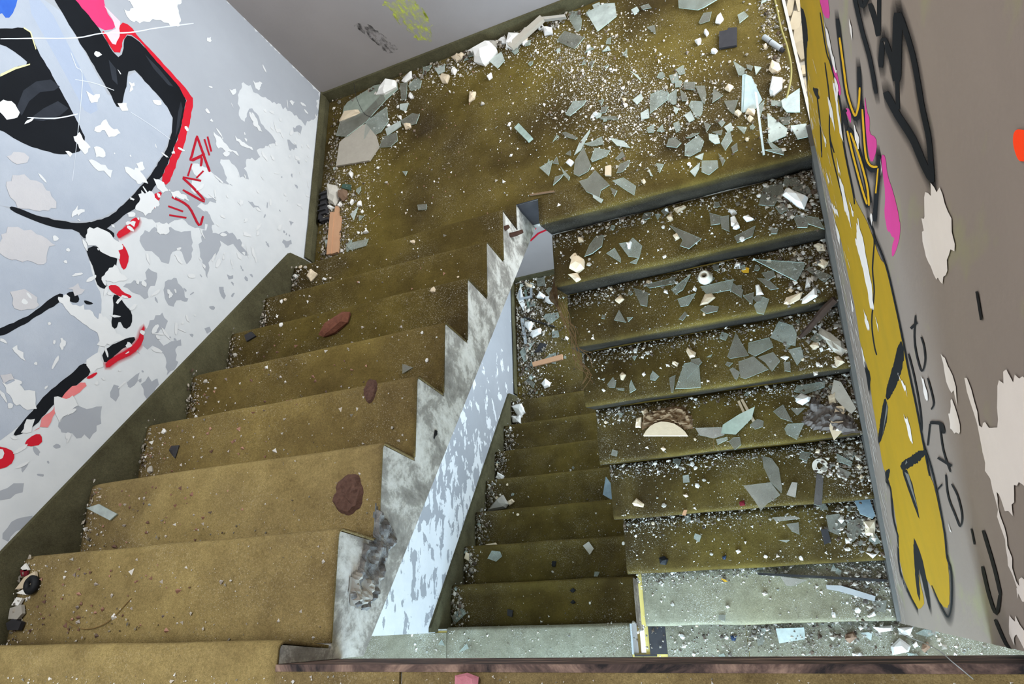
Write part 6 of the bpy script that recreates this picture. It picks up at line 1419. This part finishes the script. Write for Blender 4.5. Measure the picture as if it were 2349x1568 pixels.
def crumple_bm(p, h, seed):
    bm = bmesh.new(); n = 22
    xs = [a for a, b in p]; ys = [b for a, b in p]; x0, x1, y0, y1 = min(xs), max(xs), min(ys), max(ys)
    def inside(x, y):
        c = False; j = len(p) - 1
        for i in range(len(p)):
            if (p[i][1] > y) != (p[j][1] > y) and x < (p[j][0] - p[i][0]) * (y - p[i][1]) / (p[j][1] - p[i][1]) + p[i][0]: c = not c
            j = i
        return c
    g = {}
    def vert(i, j):
        if (i, j) not in g:
            x = x0 + (x1 - x0) * i / n; y = y0 + (y1 - y0) * j / n
            v = Vector((x * 26 + seed, y * 26, seed))
            e = all(inside(x + dx, y + dy) for dx, dy in ((.01, 0), (-.01, 0), (0, .01), (0, -.01)))
            z = h * (abs(noise.noise(v)) * 1.3 + abs(noise.noise(v * 2.3)) * 0.6 + 0.15) if e else 0.001
            g[(i, j)] = bm.verts.new((x + .006 * noise.noise(v * 2), y + .006 * noise.noise(v * 2.2), z))
        return g[(i, j)]
    for i in range(n):
        for j in range(n):
            if inside(x0 + (x1 - x0) * (i + .5) / n, y0 + (y1 - y0) * (j + .5) / n):
                bm.faces.new((vert(i, j), vert(i + 1, j), vert(i + 1, j + 1), vert(i, j + 1)))
    bmesh.ops.recalc_face_normals(bm, faces=bm.faces)
    return bm
def local(p):
    c = centroid(p); return c, [(a - c[0], b - c[1]) for a, b in p]
GL = ['glass', 'glass2', 'glass', 'glass3']
SHAPE = {3: 'three-cornered', 4: 'four-cornered', 5: 'five-cornered', 6: 'many-cornered', 7: 'many-cornered', 8: 'many-cornered'}
stack_n = {}
LATE = []
def place_glass(surf, p, rr, label=None, mat=None):
    cx_, cy_ = centroid(p)
    if surf in ('L', 'LL') and 1.17 < cx_ < 1.40 and cy_ < 1.97: p = [(a, b + 1.985 - min(y for _, y in p)) for a, b in p]
    p = fit_in(surf, p)
    if poly_area(p) < 2e-5: return None
    c, q = local(p); z = surf_z(surf)
    k = stack_n.get(surf, 0); stack_n[surf] = k + 1
    th = 0.0035
    ar = poly_area(p)
    rad = max(math.hypot(a, b) for a, b in q)
    dk = surf[0] == 'R'
    m = mat or (rr.choice(['glass3', 'glass', 'glass3']) if dk else rr.choice(GL))
    o = obj('glass_shard', prism(q, th), [MAT[m], MAT['glass_edge']])
    tx, ty = rr.gauss(0, 0.05), rr.gauss(0, 0.05)
    o.rotation_euler = (tx, ty, 0)
    o.location = (c[0], c[1], z + 0.003 + rad * (abs(tx) + abs(ty)) * 0.7 + 0.0012 * (k % 5))
    size = 'small' if ar < 0.0009 else 'medium' if ar < 0.003 else 'large'
    sn = SURF_NAME[surf]
    lab = label or '%s %s clear glass shard lying on %s' % (size, SHAPE.get(len(p), 'many-cornered'), sn)
    LATE.append((o, size, SHAPE.get(len(p), 'many-cornered') + ' glass shard', 'glass shard', surf, c))
    return o
rg = random.Random(21)
for surf, s in GLASS: place_glass(surf, pp(s), rg)
for n_, (surf, s, h, col) in enumerate(CHUNKS):
    p = fit_in(surf, pp(s)); c, q = local(p)
    ar = poly_area(p); size = 'small' if ar < 0.0006 else 'medium-sized' if ar < 0.0016 else 'large'
    o = obj('plaster_piece', chunk_bm(q, h, n_), MAT[col], None, (c[0], c[1], surf_z(surf) + 0.001))
    LATE.append((o, size, {'greycream': 'grey'}.get(col, col) + ' plaster piece', 'plaster piece', surf, c))
for n_, (kind, nm, lab, cat, col, surf, s, h) in enumerate(UNIQ):
    p = fit_in(surf, pp(s)); c, q = local(p); z = surf_z(surf)
    gl = col.startswith('glass') or col == 'smoked'
    if kind == 'chunk':
        o = obj(nm, chunk_bm(q, h, 100 + n_), MAT[col], None, (c[0], c[1], z + 0.001))
    elif kind == 'crumple':
        o = obj(nm, crumple_bm(q, h, n_ * 1.3), MAT[col], None, (c[0], c[1], z + 0.001), smooth=False)
    else:
        th = min(h, 0.005) if gl and col not in ('glassthick',) else h
        o = obj(nm, prism(q, th), [MAT[col], MAT['glass_edge'] if gl else MAT[col]], None, (c[0], c[1], z + 0.004))
        if gl and h >= 0.03:
            o.rotation_euler = (rg.uniform(-.16, .16), rg.uniform(-.2, .2), 0); o.location.z += 0.02
        elif nm in ('plaster_strip',):
            o.rotation_euler = (0.12, 0, 0); o.location.z += 0.02
    tag(o, lab, cat)

# tall shards leaning among the glass near the window
def tri3(pts, name, lab, m, th=0.004):
    bm = bmesh.new(); P = [Vector(p) for p in pts]
    nrm = (P[1] - P[0]).cross(P[2] - P[0]).normalized() * th
    a = [bm.verts.new(v) for v in P]; b = [bm.verts.new(v + nrm) for v in P]; n = len(P)
    bm.faces.new(a[::-1]); bm.faces.new(b)
    for i in range(n):
        f = bm.faces.new((a[i], a[(i + 1) % n], b[(i + 1) % n], b[i])); f.material_index = 1
    bmesh.ops.recalc_face_normals(bm, faces=bm.faces)
    o = obj(name, bm, [MAT[m], MAT['glass_edge']]); tag(o, lab, 'glass shard'); return o
tri3([(2.292, 2.030, 0.004), (2.345, 2.03, 0.004), (2.376, 2.045, 0.03), (2.352, 2.120, 0.10), (2.330, 2.135, 0.11)], 'glass_shard', 'tall pale glass shard leaning up near the window corner of the landing', 'glasswhite')
tri3([(2.292, 2.032, 0.004), (2.330, 2.137, 0.11), (2.318, 2.137, 0.105), (2.286, 2.035, 0.004)], 'glass_shard', 'narrow bright splinter along the edge of the tall leaning shard', 'glasswhite')
tri3([(2.336, 1.79, 0.003), (2.345, 1.79, 0.003), (2.36, 2.03, 0.10), (2.352, 2.035, 0.105)], 'glass_shard', 'long thin glass blade standing on edge near the right wall end', 'glasswhite', 0.006)

# ring insulator, white perforated ring, rubber ring, tube, cable, branch, hinge, bracket, threads
o = obj('ceramic_insulator', lathe([(0.016, 0.0), (0.030, 0.0), (0.034, 0.012), (0.031, 0.024), (0.024, 0.032), (0.024, 0.044), (0.020, 0.048), (0.013, 0.048), (0.011, 0.030), (0.011, 0.004)]), MAT['porcelain'], None, (2.0, 1.452, -2 * H + 0.002), smooth=True)
tag(o, 'cream ceramic insulator ring with a dark hole on the second right tread', 'insulator')
bm = bmesh.new(); n = 30; hole = [(0.013 * (1 + 0.5 * noise.noise(Vector((math.cos(t) * 1.5, math.sin(t) * 1.5, 4)))) * math.cos(t) * 1.1, 0.016 * (1 + 0.6 * noise.noise(Vector((math.cos(t) * 1.6, math.sin(t) * 1.6, 9)))) * math.sin(t)) for t in [2 * math.pi * k / n for k in range(n)]]
lay = []
for z in (0.0, 0.004):
    lay.append(([bm.verts.new((0.034 * math.cos(2 * math.pi * k / n), 0.034 * math.sin(2 * math.pi * k / n), z)) for k in range(n)], [bm.verts.new((hole[k][0], hole[k][1], z)) for k in range(n)]))
for k in range(n):
    j = (k + 1) % n
    (o0, i0), (o1, i1) = lay
    bm.faces.new((o1[k], o1[j], i1[j], i1[k])); bm.faces.new((o0[k], i0[k], i0[j], o0[j]))
    bm.faces.new((o0[k], o0[j], o1[j], o1[k])); bm.faces.new((i0[k], i1[k], i1[j], i0[j]))
bmesh.ops.recalc_face_normals(bm, faces=bm.faces)
o = obj('white_disc', bm, MAT['porcelain'], None, (2.324, 0.647, -5 * H + 0.006)); o.rotation_euler = (0.06, 0.04, 0)
tag(o, 'round white disc with a ragged hole on the fifth right tread', 'disc')
o = obj('rubber_ring', lathe([(0.008, 0.0), (0.024, 0.0), (0.028, 0.006), (0.028, 0.014), (0.022, 0.020), (0.012, 0.020), (0.007, 0.014)]), MAT['black'], None, (0.098, 0.163, 7 * H + 0.002), smooth=True)
tag(o, 'black rubber ring at the left end of the first upper tread', 'rubber ring')
bm = bmesh.new(); tube(bm, [(2.433, 2.383, 0.014), (2.455, 2.346, 0.014)], 0.012, 14); 
tb = obj('metal_tube', bm, MAT['alu']); tag(tb, 'short grey metal tube with a black joint on the landing by the window', 'tube')
bm = bmesh.new(); tube(bm, [(2.455, 2.346, 0.014), (2.457, 2.342, 0.014)], 0.011, 14); obj('joint', bm, MAT['black'], tb)
bm = bmesh.new(); tube(bm, [(2.457, 2.342, 0.014), (2.489, 2.288, 0.014)], 0.012, 14); obj('sleeve', bm, MAT['alu'], tb)
bm = bmesh.new(); tube(bm, [(2.489, 2.288, 0.014), (2.497, 2.275, 0.014)], 0.0095, 14); obj('plug', bm, MAT['slate'], tb)
bm = bmesh.new(); tube(bm, spline([(2.500, 2.75, 0.006), (2.508, 2.573, 0.008), (2.508, 2.40, 0.012), (2.514, 2.294, 0.016), (2.512, 2.174, 0.02), (2.492, 2.08, 0.03), (2.458, 2.005, 0.014), (2.440, 1.985, 0.008)], 6), 0.0042, 8)
tag(obj('cable', bm, MAT['cable'], smooth=True), 'olive cable hanging in a curve along the landing window edge', 'cable')
bm = bmesh.new(); tube(bm, spline([(2.505, 1.232, -0.325), (2.47, 1.215, -0.352), (2.43, 1.195, -0.40), (2.38, 1.17, -0.46), (2.345, 1.155, -0.497)], 4), [0.016] * 4 + [0.018] * 5 + [0.014] * 5 + [0.010] * 3, 8)
tag(obj('branch', bm, MAT['darkwood']), 'dark rotten stick leaning from the second onto the third right tread', 'stick')
# black plastic hinge part by the left landing wall
hg = empty('plastic_bracket', (0.05, 2.2, 0.0)); tag(hg, 'dark ribbed plastic bracket against the left landing skirting', 'bracket')
def rel(o, par): o.location = -Vector(par.location); o.parent = par; return o
rel(obj('plate', boxes((0.030, 0.075, 2.15, 2.30, 0.004, 0.03)), MAT['slate']), hg)
for k in range(4): rel(obj('rib', boxes((0.030, 0.080, 2.165 + 0.036 * k, 2.171 + 0.036 * k, 0.03, 0.045)), MAT['slate']), hg)
rel(obj('hook', boxes((0.030, 0.10, 2.10, 2.115, 0.004, 0.035), (0.030, 0.042, 2.10, 2.15, 0.004, 0.035)), MAT['slate']), hg)
# steel bracket and white fitting on the lower half landing
zl = -16 * H
bk = empty('steel_bracket', (0.12, 2.82, zl)); tag(bk, 'bright U-shaped steel bracket on the lower half landing', 'bracket')
rel(obj('arm', boxes((0.060, 0.075, 2.77, 2.87, zl + 0.003, zl + 0.03)), MAT['chrome']), bk)
rel(obj('arm', boxes((0.172, 0.187, 2.77, 2.87, zl + 0.003, zl + 0.03)), MAT['chrome']), bk)
rel(obj('web', boxes((0.075, 0.172, 2.77, 2.79, zl + 0.003, zl + 0.03)), MAT['chrome']), bk)
for nm, lab, pts, r, m in (
    ('straw', 'thin straw lying on the bare carpet of the landing', [(0.30, 1.99, 0.004), (0.36, 2.02, 0.012), (0.44, 2.075, 0.004)], 0.0014, 'straw'),
    ('straw', 'curled straw on the first upper tread', [(0.27, 0.06, 7 * H + 0.003), (0.36, 0.035, 7 * H + 0.006), (0.45, 0.05, 7 * H + 0.004), (0.53, 0.11, 7 * H + 0.003)], 0.0012, 'straw'),
    ('thread', 'thin brown thread hanging over the nosing of the fourth right tread', [(1.90, 0.86, -4 * H + 0.003), (1.895, 0.80, -4 * H + 0.004), (1.885, 0.742, -4 * H + 0.002)], 0.0012, 'straw'),
    ('wire', 'dark curled wire by the glass sheet in the landing corner', [(0.26, 2.93, 0.10), (0.25, 2.86, 0.05), (0.29, 2.76, 0.02), (0.36, 2.72, 0.015), (0.42, 2.78, 0.012)], 0.0014, 'darkmetal'),
    ('wire', 'grey wire hanging down in front of the right wall end', [(2.47, -0.066, 1.364), (2.45, -0.045, 1.375), (2.44, -0.03, 1.25), (2.42, -0.02, 0.9), (2.43, -0.02, 0.5)], 0.0008, 'alu')):
    bm = bmesh.new(); tube(bm, spline(pts, 5), r, 5); tag(obj(nm, bm, MAT[m]), lab, nm)
# pink lump and pebble on the upper hall floor
o = obj('pink_crumb', chunk_bm([(-.022, -.012), (.0, -.016), (.024, -.010), (.026, .008), (.004, .014), (-.02, .01)], 0.014, 5), speck('pink_foam', (196, 130, 140), (150, 84, 96), 60, 1.0, 0.6), None, (1.668, -0.075, 1.362))
tag(o, 'pink foam lump at the bottom edge on the upper hall floor', 'foam')

# ------------------------------------------------------------------ smaller loose pieces (each its own object)
rs_ = random.Random(77)
def blob_pt(blobs, rr):
    t = rr.uniform(0, sum(b[3] for b in blobs))
    for b in blobs:
        t -= b[3]
        if t <= 0: break
    return rr.gauss(b[0], b[2]), rr.gauss(b[1], b[2] if len(b) < 5 else b[4])
LBLOB = [(1.66, 2.62, 0.16, 3), (1.62, 2.42, 0.14, 3), (1.85, 2.25, 0.15, 2.5), (2.0, 2.18, 0.16, 2.5), (1.5, 2.72, 0.12, 2, 0.08), (1.75, 2.1, 0.14, 1.3), (0.09, 2.15, 0.05, 2.0, 0.25), (0.22, 2.2, 0.10, 1.6, 0.15), (0.4, 2.6, 0.12, 1.2), (0.2, 1.9, 0.08, 1.4), (2.1, 2.1, 0.22, 2), (0.9, 2.83, 0.3, 2, 0.06), (1.2, 2.88, 0.3, 1.4, 0.05), (2.48, 2.5, 0.03, 1.2, 0.3), (1.25, 2.3, 0.6, 3, 0.35), (2.45, 1.95, 0.06, 1.0, 0.1)]
def rpoly(r, n, rr):
    a0 = rr.uniform(0, 6.28)
    return [(r * rr.uniform(0.6, 1.15) * math.cos(a0 + 2 * math.pi * k / n), r * rr.uniform(0.6, 1.15) * math.sin(a0 + 2 * math.pi * k / n)) for k in range(n)]
def onsurf(surf, rr):
    if surf == 'L':
        for _ in range(50):
            x, y = blob_pt(LBLOB, rr)
            if 0.04 < x < XR - 0.03 and 1.78 < y < YB - 0.03 and not (WL - 0.02 < x < XR0 + 0.02 and y < YNOTCH + 0.02): return x, y
        return 1.0, 2.4
    if surf[0] == 'R':
        j = int(surf[1:]); y0 = YN - j * D; y1 = YN - (j - 1) * D + SR
        u = rr.random()
        if u < 0.45: return rr.uniform(XR0 + .03, XR - .03), y1 - 0.015 - abs(rr.gauss(0, 0.04))
        if u < 0.7: return XR - 0.03 - abs(rr.gauss(0, 0.14)), rr.uniform(y0 + .02, y1 - .01)
        return rr.uniform(XR0 + .02, XR - .03), rr.uniform(y0 + .015, y1 - .01)
    if surf[0] in 'SM':
        i = int(surf[1:]); y0 = (i - 1) * D - SL; y1 = i * D
        if rr.random() < (0.45 if surf[0] == 'S' else 0.6): return 0.03 + abs(rr.gauss(0, 0.05)), rr.uniform(y0 + .01, y1 - .02)
        return rr.uniform(0.03, WL - .02), rr.uniform(y0 + .01, y1 - .02)
    if surf == 'LL':
        for _ in range(50):
            u = rr.random()
            x, y = (0.05 + abs(rr.gauss(0, 0.16)), rr.uniform(1.8, 2.95)) if u < .7 else (rr.uniform(0.05, 1.2), rr.uniform(1.8, 2.95))
            if x < 1.2: return x, y
    if surf == 'F':
        if rr.random() < 0.75: return rr.uniform(XR0 + .1, 2.9), rr.uniform(-0.42, -0.005)
        return rr.uniform(-0.2, WL), rr.uniform(-0.4, -0.02)
    return 0.5, 2.0
for surf, ng, nc in (('L', 34, 44), ('R1', 9, 14), ('R2', 9, 14), ('R3', 8, 13), ('R4', 6, 12), ('R5', 6, 12), ('R6', 6, 10), ('R7', 4, 8), ('F', 8, 26), ('LL', 22, 24), ('M7', 2, 3), ('M6', 2, 3), ('M5', 2, 4), ('M4', 2, 4), ('M3', 2, 4), ('M2', 1, 4), ('M1', 2, 4), ('S7', 2, 5), ('S6', 1, 6), ('S5', 1, 5), ('S4', 1, 4), ('S3', 0, 4)):
    for k in range(ng):
        x, y = onsurf(surf, rs_); r = rs_.uniform(0.012, 0.03)
        place_glass(surf, [(x + a, y + b) for a, b in rpoly(r, rs_.choice([3, 4, 4, 5]), rs_)], rs_)
    for k in range(nc):
        x, y = onsurf(surf, rs_); r = rs_.uniform(0.006, 0.015)
        p = fit_in(surf, [(x + a, y + b) for a, b in rpoly(r, 6, rs_)]); c, q = local(p)
        col = rs_.choice(['white', 'white', 'cream', 'greycream'])
        o = obj('plaster_chip', chunk_bm(q, r * rs_.uniform(0.6, 1.1), rs_.randint(0, 9999)), MAT[col], None, (c[0], c[1], surf_z(surf) + 0.001))
        LATE.append((o, 'tiny', {'greycream': 'grey'}.get(col, col) + ' plaster chip', 'plaster chip', surf, c))

# ------------------------------------------------------------------ labels of the loose shards and plaster pieces
from bpy_extras.object_utils import world_to_camera_view
bpy.context.view_layer.update()
def zone(surf, c):
    x, y = c
    if surf == 'L':
        if x < 0.65: return 'in the left corner of the half landing'
        if y > 2.62: return 'along the back of the half landing'
        if x > 2.12: return 'by the window side of the half landing'
        if y < 2.02: return 'along the front edge of the half landing'
        return 'in the middle of the half landing'
    if surf[0] == 'R':
        return ('near the wall on ' if x > 2.15 else 'towards the well on ' if x < 1.65 else 'in the middle of ') + SURF_NAME[surf]
    return 'on ' + SURF_NAME[surf]
NTH = ['leftmost', 'second from left', 'third from left', 'fourth from left', 'fifth from left', 'sixth from left', 'seventh from left', 'eighth from left', 'ninth from left', 'tenth from left', 'eleventh from left', 'twelfth from left', 'thirteenth from left', 'fourteenth from left', 'fifteenth from left', 'sixteenth from left']
by = {}
for o, size, what, cat, surf, c in LATE:
    by.setdefault((size, what, cat, zone(surf, c)), []).append((world_to_camera_view(SC, cam, Vector(o.location)).x, o))
for (size, what, cat, zn), L in by.items():
    L.sort(key=lambda t: t[0])
    for k, (_, o) in enumerate(L):
        if len(L) == 1 or len(L) > len(NTH):
            tag(o, '%s %s %s' % (size, what, zn), cat, '%s %ss %s' % (size, what, zn) if len(L) > 1 else None)
        else:
            tag(o, '%s %s %s, %s' % (size, what, zn, NTH[k]), cat, '%s %ss %s' % (size, what, zn))

# ------------------------------------------------------------------ uncountable crumbs and grit
def crumbs(name, lab, cat, pts, m, octa=False):
    rr = np.random.RandomState(len(pts)); n = len(pts)
    base = np.array([(1, 0, -.6), (-.5, .87, -.6), (-.5, -.87, -.6), (0, 0, .9)])
    tri = [(0, 2, 1), (0, 1, 3), (1, 2, 3), (2, 0, 3)]
    if octa:
        base = np.array([(1, 0, 0), (0, 1, 0.1), (-1, 0, 0), (0, -1, -.1), (0.1, 0.1, .75), (0, 0, -.5)])
        tri = [(0, 1, 4), (1, 2, 4), (2, 3, 4), (3, 0, 4), (1, 0, 5), (2, 1, 5), (3, 2, 5), (0, 3, 5)]
    nb = len(base)
    P = np.array([p[:3] for p in pts]); S = np.array([p[3] for p in pts])
    V = np.empty((n, nb, 3))
    a = rr.uniform(0, 6.28, n); ca, sa = np.cos(a), np.sin(a)
    st = rr.uniform(0.5, 1.5, (n, nb, 1))
    B = base[None] * st
    V[:, :, 0] = (B[:, :, 0] * ca[:, None] - B[:, :, 1] * sa[:, None]); V[:, :, 1] = (B[:, :, 0] * sa[:, None] + B[:, :, 1] * ca[:, None]); V[:, :, 2] = B[:, :, 2] * 0.8
    V = V * S[:, None, None] + P[:, None, :]; V[:, :, 2] += S[:, None] * 0.35
    idx = np.arange(n)[:, None, None] * nb + np.array(tri)[None]
    me = bpy.data.meshes.new(name); me.from_pydata(V.reshape(-1, 3).tolist(), [], idx.reshape(-1, 3).tolist())
    me.materials.append(m); o = bpy.data.objects.new(name, me); COL.objects.link(o)
    o['kind'] = 'stuff'; o['label'] = lab; o['category'] = cat
    return o
rc = random.Random(99)
def sizes(): return min(0.010, 0.0009 * math.exp(abs(rc.gauss(0, 0.85))))
for surf, n in (('L', 17000), ('R1', 1950), ('R2', 1950), ('R3', 1725), ('R4', 2000), ('R5', 1725), ('R6', 1950), ('R7', 2200), ('F', 5200), ('LL', 4200), ('M7', 320), ('M6', 280), ('M5', 300), ('M4', 320), ('M3', 320), ('M2', 320), ('M1', 420), ('S7', 330), ('S6', 300), ('S5', 260), ('S4', 260), ('S3', 300), ('S2', 320), ('S1', 330)):
    z = surf_z(surf); pts = []
    for k in range(n):
        x, y = onsurf(surf, rc)
        pts.append((x, y, z + 0.0015, sizes()))
    crumbs('rubble_crumbs', 'fine pale plaster and glass crumbs strewn over ' + SURF_NAME[surf], 'crumbs', pts, MAT['crumbs'])
# heaps of coarser rubble along the walls and the backs of the treads
def pile(surf, spots, lab):
    pts = []
    for (x, y, sx, sy, n, s0, s1) in spots:
        for k in range(n):
            s = s0 * (s1 / s0) ** (rc.random() ** 1.8)
            px, py = rc.gauss(x, sx), rc.gauss(y, sy)
            q = fit_in(surf, [(px, py)])[0]
            pts.append((q[0], q[1], surf_z(surf) + 0.002 + rc.random() ** 2 * 0.014, s))
    crumbs('rubble_heap', lab, 'rubble', pts, MAT['rubble'], True)
pile('L', [(0.07, 2.2, 0.025, 0.34, 520, 0.003, 0.013), (0.16, 2.02, 0.05, 0.13, 240, 0.002, 0.010), (0.2, 2.25, 0.06, 0.12, 200, 0.002, 0.008), (0.75, 2.92, 0.28, 0.025, 230, 0.003, 0.014), (1.25, 2.93, 0.25, 0.022, 230, 0.003, 0.014), (2.47, 2.45, 0.03, 0.22, 260, 0.003, 0.011), (1.6, 2.6, 0.18, 0.12, 200, 0.002, 0.007), (1.95, 2.2, 0.2, 0.12, 240, 0.002, 0.008), (2.42, 1.9, 0.07, 0.07, 120, 0.003, 0.010)], 'coarse rubble heaped along the walls of the half landing')
for j in range(1, 8):
    yb = YN - (j - 1) * D + SR
    pile('R%d' % j, [(2.43, yb - 0.12, 0.07, 0.07, 300, 0.003, 0.013), (1.95, yb - 0.035, 0.35, 0.022, 260, 0.002, 0.009), (1.5, yb - 0.04, 0.12, 0.03, 150, 0.002, 0.009)], 'coarse rubble heaped at the back and wall end of ' + SURF_NAME['R%d' % j])
for i in range(1, 8):
    yb = (i - 0.5) * D
    pile('M%d' % i, [(0.07, yb, 0.03, 0.07, 90, 0.003, 0.015), (0.9, yb - 0.07, 0.25, 0.03, 50, 0.002, 0.006)], 'coarse rubble heaped at the wall end of ' + SURF_NAME['M%d' % i])
    pile('S%d' % i, [(0.04, yb, 0.014, 0.07, 70 if i > 3 else 40, 0.002, 0.009), (0.45, yb - 0.09, 0.3, 0.02, 30, 0.002, 0.006)], 'small rubble gathered at the wall end of ' + SURF_NAME['S%d' % i])
pile('LL', [(0.13, 2.4, 0.09, 0.35, 900, 0.003, 0.018), (0.3, 2.5, 0.15, 0.25, 420, 0.003, 0.014)], 'coarse rubble heaped along the wall of the lower half landing')
pile('F', [(2.2, -0.06, 0.35, 0.05, 420, 0.003, 0.014), (1.7, -0.05, 0.3, 0.05, 200, 0.002, 0.010)], 'coarse rubble below the right flight on the lower hall floor')
pts = [(rc.uniform(0.2, 3.0), rc.uniform(-0.12, -0.066), 1.3625, sizes()) for k in range(420)]
crumbs('rubble_crumbs', 'fine pale crumbs on the upper hall floor at the picture bottom', 'crumbs', pts, MAT['crumbs'])
for surf, n, (cx, sx) in (('S1', 60, (0.35, 0.22)), ('S2', 46, (0.35, 0.2)), ('S3', 40, (0.3, 0.25)), ('S4', 26, (0.5, 0.3)), ('S5', 18, (0.6, 0.3)), ('S6', 14, (0.6, 0.3))):
    i = int(surf[1]); pts = []
    for k in range(n):
        pts.append((min(1.18, max(0.05, rc.gauss(cx, sx))), rc.uniform((i - 1) * D + .01, i * D - .03), surf_z(surf) + 0.002, rc.uniform(0.003, 0.0085)))
    crumbs('brick_grit', 'pinkish brick grit scattered on ' + SURF_NAME[surf], 'grit', pts, MAT['grit'])
pts = [(min(2.5, max(0.05, rc.gauss(0.9, 0.4))), rc.uniform(1.85, 2.8), 0.002, rc.uniform(0.002, 0.005)) for k in range(90)]
crumbs('brick_grit', 'dark reddish grit scattered on the bare carpet of the half landing', 'grit', pts, MAT['grit'])
